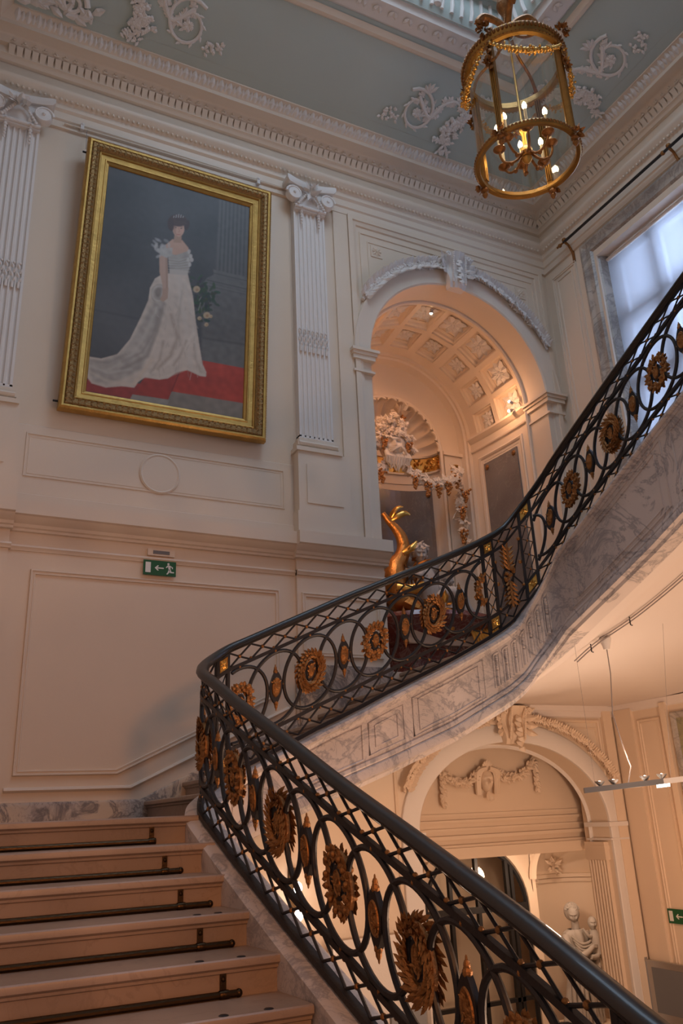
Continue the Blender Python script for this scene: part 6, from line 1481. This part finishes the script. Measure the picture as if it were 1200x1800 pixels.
while zc < 5.4: b.tube([LC+Vector((0.022*math.cos(q*PI/5)*(1 if int(zc*12)%2 else 0), 0.022*math.cos(q*PI/5)*(0 if int(zc*12)%2 else 1), zc+0.045*math.sin(q*PI/5))) for q in range(10)],0.007,5,closed=True); zc += 0.075
b.build('chain', 'bronze', t)
b = MB(); b.lathe([(0.001,-0.02),(0.03,0.0),(0.045,0.03),(0.03,0.06),(0.055,0.09),(0.05,0.13),(0.02,0.17),(0.018,0.28),(0.035,0.31),(0.03,0.36),(0.012,0.40),(0.008,LH+0.42)], LC, 16); b.build('stem', 'gold', t)
for k in range(8):
    a = 2*PI*k/8+0.2; R1 = 0.215 if k%2 else 0.235
    z1 = 0.12 if k%2 == 0 else 0.16
    b = MB(); b.tube(*spline([(lp(a,0.03,0.10),0.012),(lp(a,0.10,0.02),0.012),(lp(a,0.18,0.02),0.011),(lp(a,R1,0.09),0.010),(lp(a,R1,z1),0.009)],5),7); b.ball(lp(a,0.13,0.0),0.02,7,5)
    ar = b.build('arm', 'bronze', t)
    b = MB(); b.lathe([(0.001,z1-0.03),(0.02,z1-0.025),(0.042,z1-0.008),(0.054,z1+0.004),(0.052,z1+0.010),(0.02,z1+0.002),(0.016,z1+0.03),(0.001,z1+0.03)], lp(a,R1,0), 16); b.build('drip_pan', 'bronze', ar)
    b = MB(); b.lathe([(0.0125,z1+0.02),(0.0125,z1+0.19),(0.001,z1+0.19)], lp(a,R1,0), 10); b.build('candle_sleeve', 'wax', ar)
    b = MB(); b.lathe([(0.008,z1+0.19),(0.017,z1+0.205),(0.021,z1+0.225),(0.015,z1+0.25),(0.001,z1+0.275)], lp(a,R1,0), 12); b.build('bulb', 'candle', ar)
light('lantern_light', 'POINT', tuple(LC+Vector((0,0,0.36))), 42, (1.0,0.62,0.28), size=0.02)

# ================================================================ PLASTER ORNAMENT ON THE COVE
# local frame on the cove: u along the wall, v up the slope
def cove_frame(side):
    if side == 'back':
        o = Vector((0,D-0.45,8.885)); e1 = Vector((1,0,0)); e2 = Vector((0,-0.98,0.615)).normalized()
        nn = e1.cross(e2); nn = nn if nn.z < 0 else -nn
    else:
        o = Vector((XR-0.45,0,8.885)); e1 = Vector((0,1,0)); e2 = Vector((-0.98,0,0.615)).normalized(); nn = e1.cross(e2); nn = nn if nn.z < 0 else -nn
    return o, e1, e2, nn
def ornament(side, u0, dirn, label, seed):
    o, e1, e2, nn = cove_frame(side); f = lambda u, v, h=0.0: o+e1*(u0+dirn*u)+e2*v+nn*h
    t = thing('ceiling_scroll', tuple(f(0.4,0.4)), label, 'plaster ornament'); rn = random.Random(seed)
    b = MB()
    pts = [(1.02,0.62),(0.90,0.50),(0.78,0.42),(0.70,0.50),(0.62,0.64),(0.48,0.72),(0.34,0.66),(0.24,0.52)]
    pp, rr = spline([(f(u,v,0.01),0.03-0.002*i) for i,(u,v) in enumerate(pts)],6); b.tube(pp, rr, 8)
    sp_ = []; rad = []
    for i in range(34):
        u = i/33; a = 0.9+u*1.75*2*PI; r = 0.27*(1-u)**0.85+0.02; sp_.append(f(0.98+r*math.cos(a)*0.95, 0.44+r*math.sin(a), 0.012)); rad.append(0.024*(1-0.35*u))
    b.tube(sp_, rad, 8); b.build('scroll', 'white', t)
    b = MB()
    for i in range(2, 30):
        tg = (sp_[i+1]-sp_[i]).normalized(); dv = (sp_[i]-f(0.98,0.44)).normalized()
        b.leaf(sp_[i], -tg+dv*(0.5 if i%2 else -0.2), nn, 0.085, 0.04, 0.35)
    for i in range(4): b.leaf(sp_[3], e1*math.cos(i*0.5+1)+e2*math.sin(i*0.5+1), nn, 0.15, 0.06, 0.4)
    for i in range(0, len(pp), 2): b.vleaf(pp[i], e1*rn.uniform(-1,1)+e2*rn.uniform(-1,1), nn, 0.11)
    for i in range(14): b.leaf(f(0.98,0.42,0.02), e1*math.cos(i)+e2*math.sin(i), nn, 0.07, 0.05, 0.3)
    for i in range(22):
        u = 1.24+rn.uniform(0,0.22); v = 0.20+rn.uniform(0,0.16)+0.35*(u-1.24)*0; b.leaf(f(u,v,0.01), e1*rn.uniform(-1,1)+e2*rn.uniform(-1,1), nn, 0.06, 0.045, 0.3)
    b.build('acanthus', 'white', t, smooth=False)
    b = MB()
    for i in range(190):
        k = rn.random(); u = 0.28+0.16*math.sin(k*5)+rn.gauss(0,0.06); v = 0.03+0.88*k; r = 0.022+0.02*math.sin(PI*k)
        u += (k-0.3)*(-0.15); b.ball(f(u,v,0.02), r*rn.uniform(.5,1), 6, 4)
        b.leaf(f(u,v,0.03), e1*rn.uniform(-1,1)+e2*rn.uniform(-1,1), nn, 0.06, 0.04, 0.4)
    b.build('flower_garland', 'white', t, ang=40)
ornament('back', 0.95, 1, 'white plaster scroll and flower garland at the left of the green ceiling cove', 1)
ornament('back', 6.15, -1, 'white plaster scroll and flower garland on the cove left of the lantern', 2)
ornament('side', 6.45, -1, 'white plaster scroll and flower garland on the cove right of the lantern', 3)
# corner cartouche
o_, e1, e2, nn = cove_frame('back'); b = MB(); rn = random.Random(14)
t = thing('ceiling_cartouche', (0.25,D-0.7,8.95), 'white plaster leaf cartouche in the left corner of the ceiling', 'plaster ornament')
f_ = lambda u, v, h=0.0: o_+e1*u+e2*v+nn*h
for c_, R_ in (((0.10,0.34),0.22),((0.62,0.22),0.16)):
    b.tube([f_(c_[0]+R_*(1-i/24)*math.cos(0.5*i), c_[1]+R_*(1-i/24)*math.sin(0.5*i), 0.02) for i in range(24)], [0.036*(1-i/40) for i in range(24)], 8)
b.build('scroll', 'white', t); b = MB()
for i in range(60): 
    c_ = f_(rn.uniform(-0.2,0.85), 0.06+rn.uniform(0,0.4)*rn.random(), 0.01); b.leaf(c_, e1*rn.uniform(-1,1)+e2*rn.uniform(-.3,1), nn, 0.17, 0.09, 0.4)
b.build('acanthus', 'white', t, smooth=False)
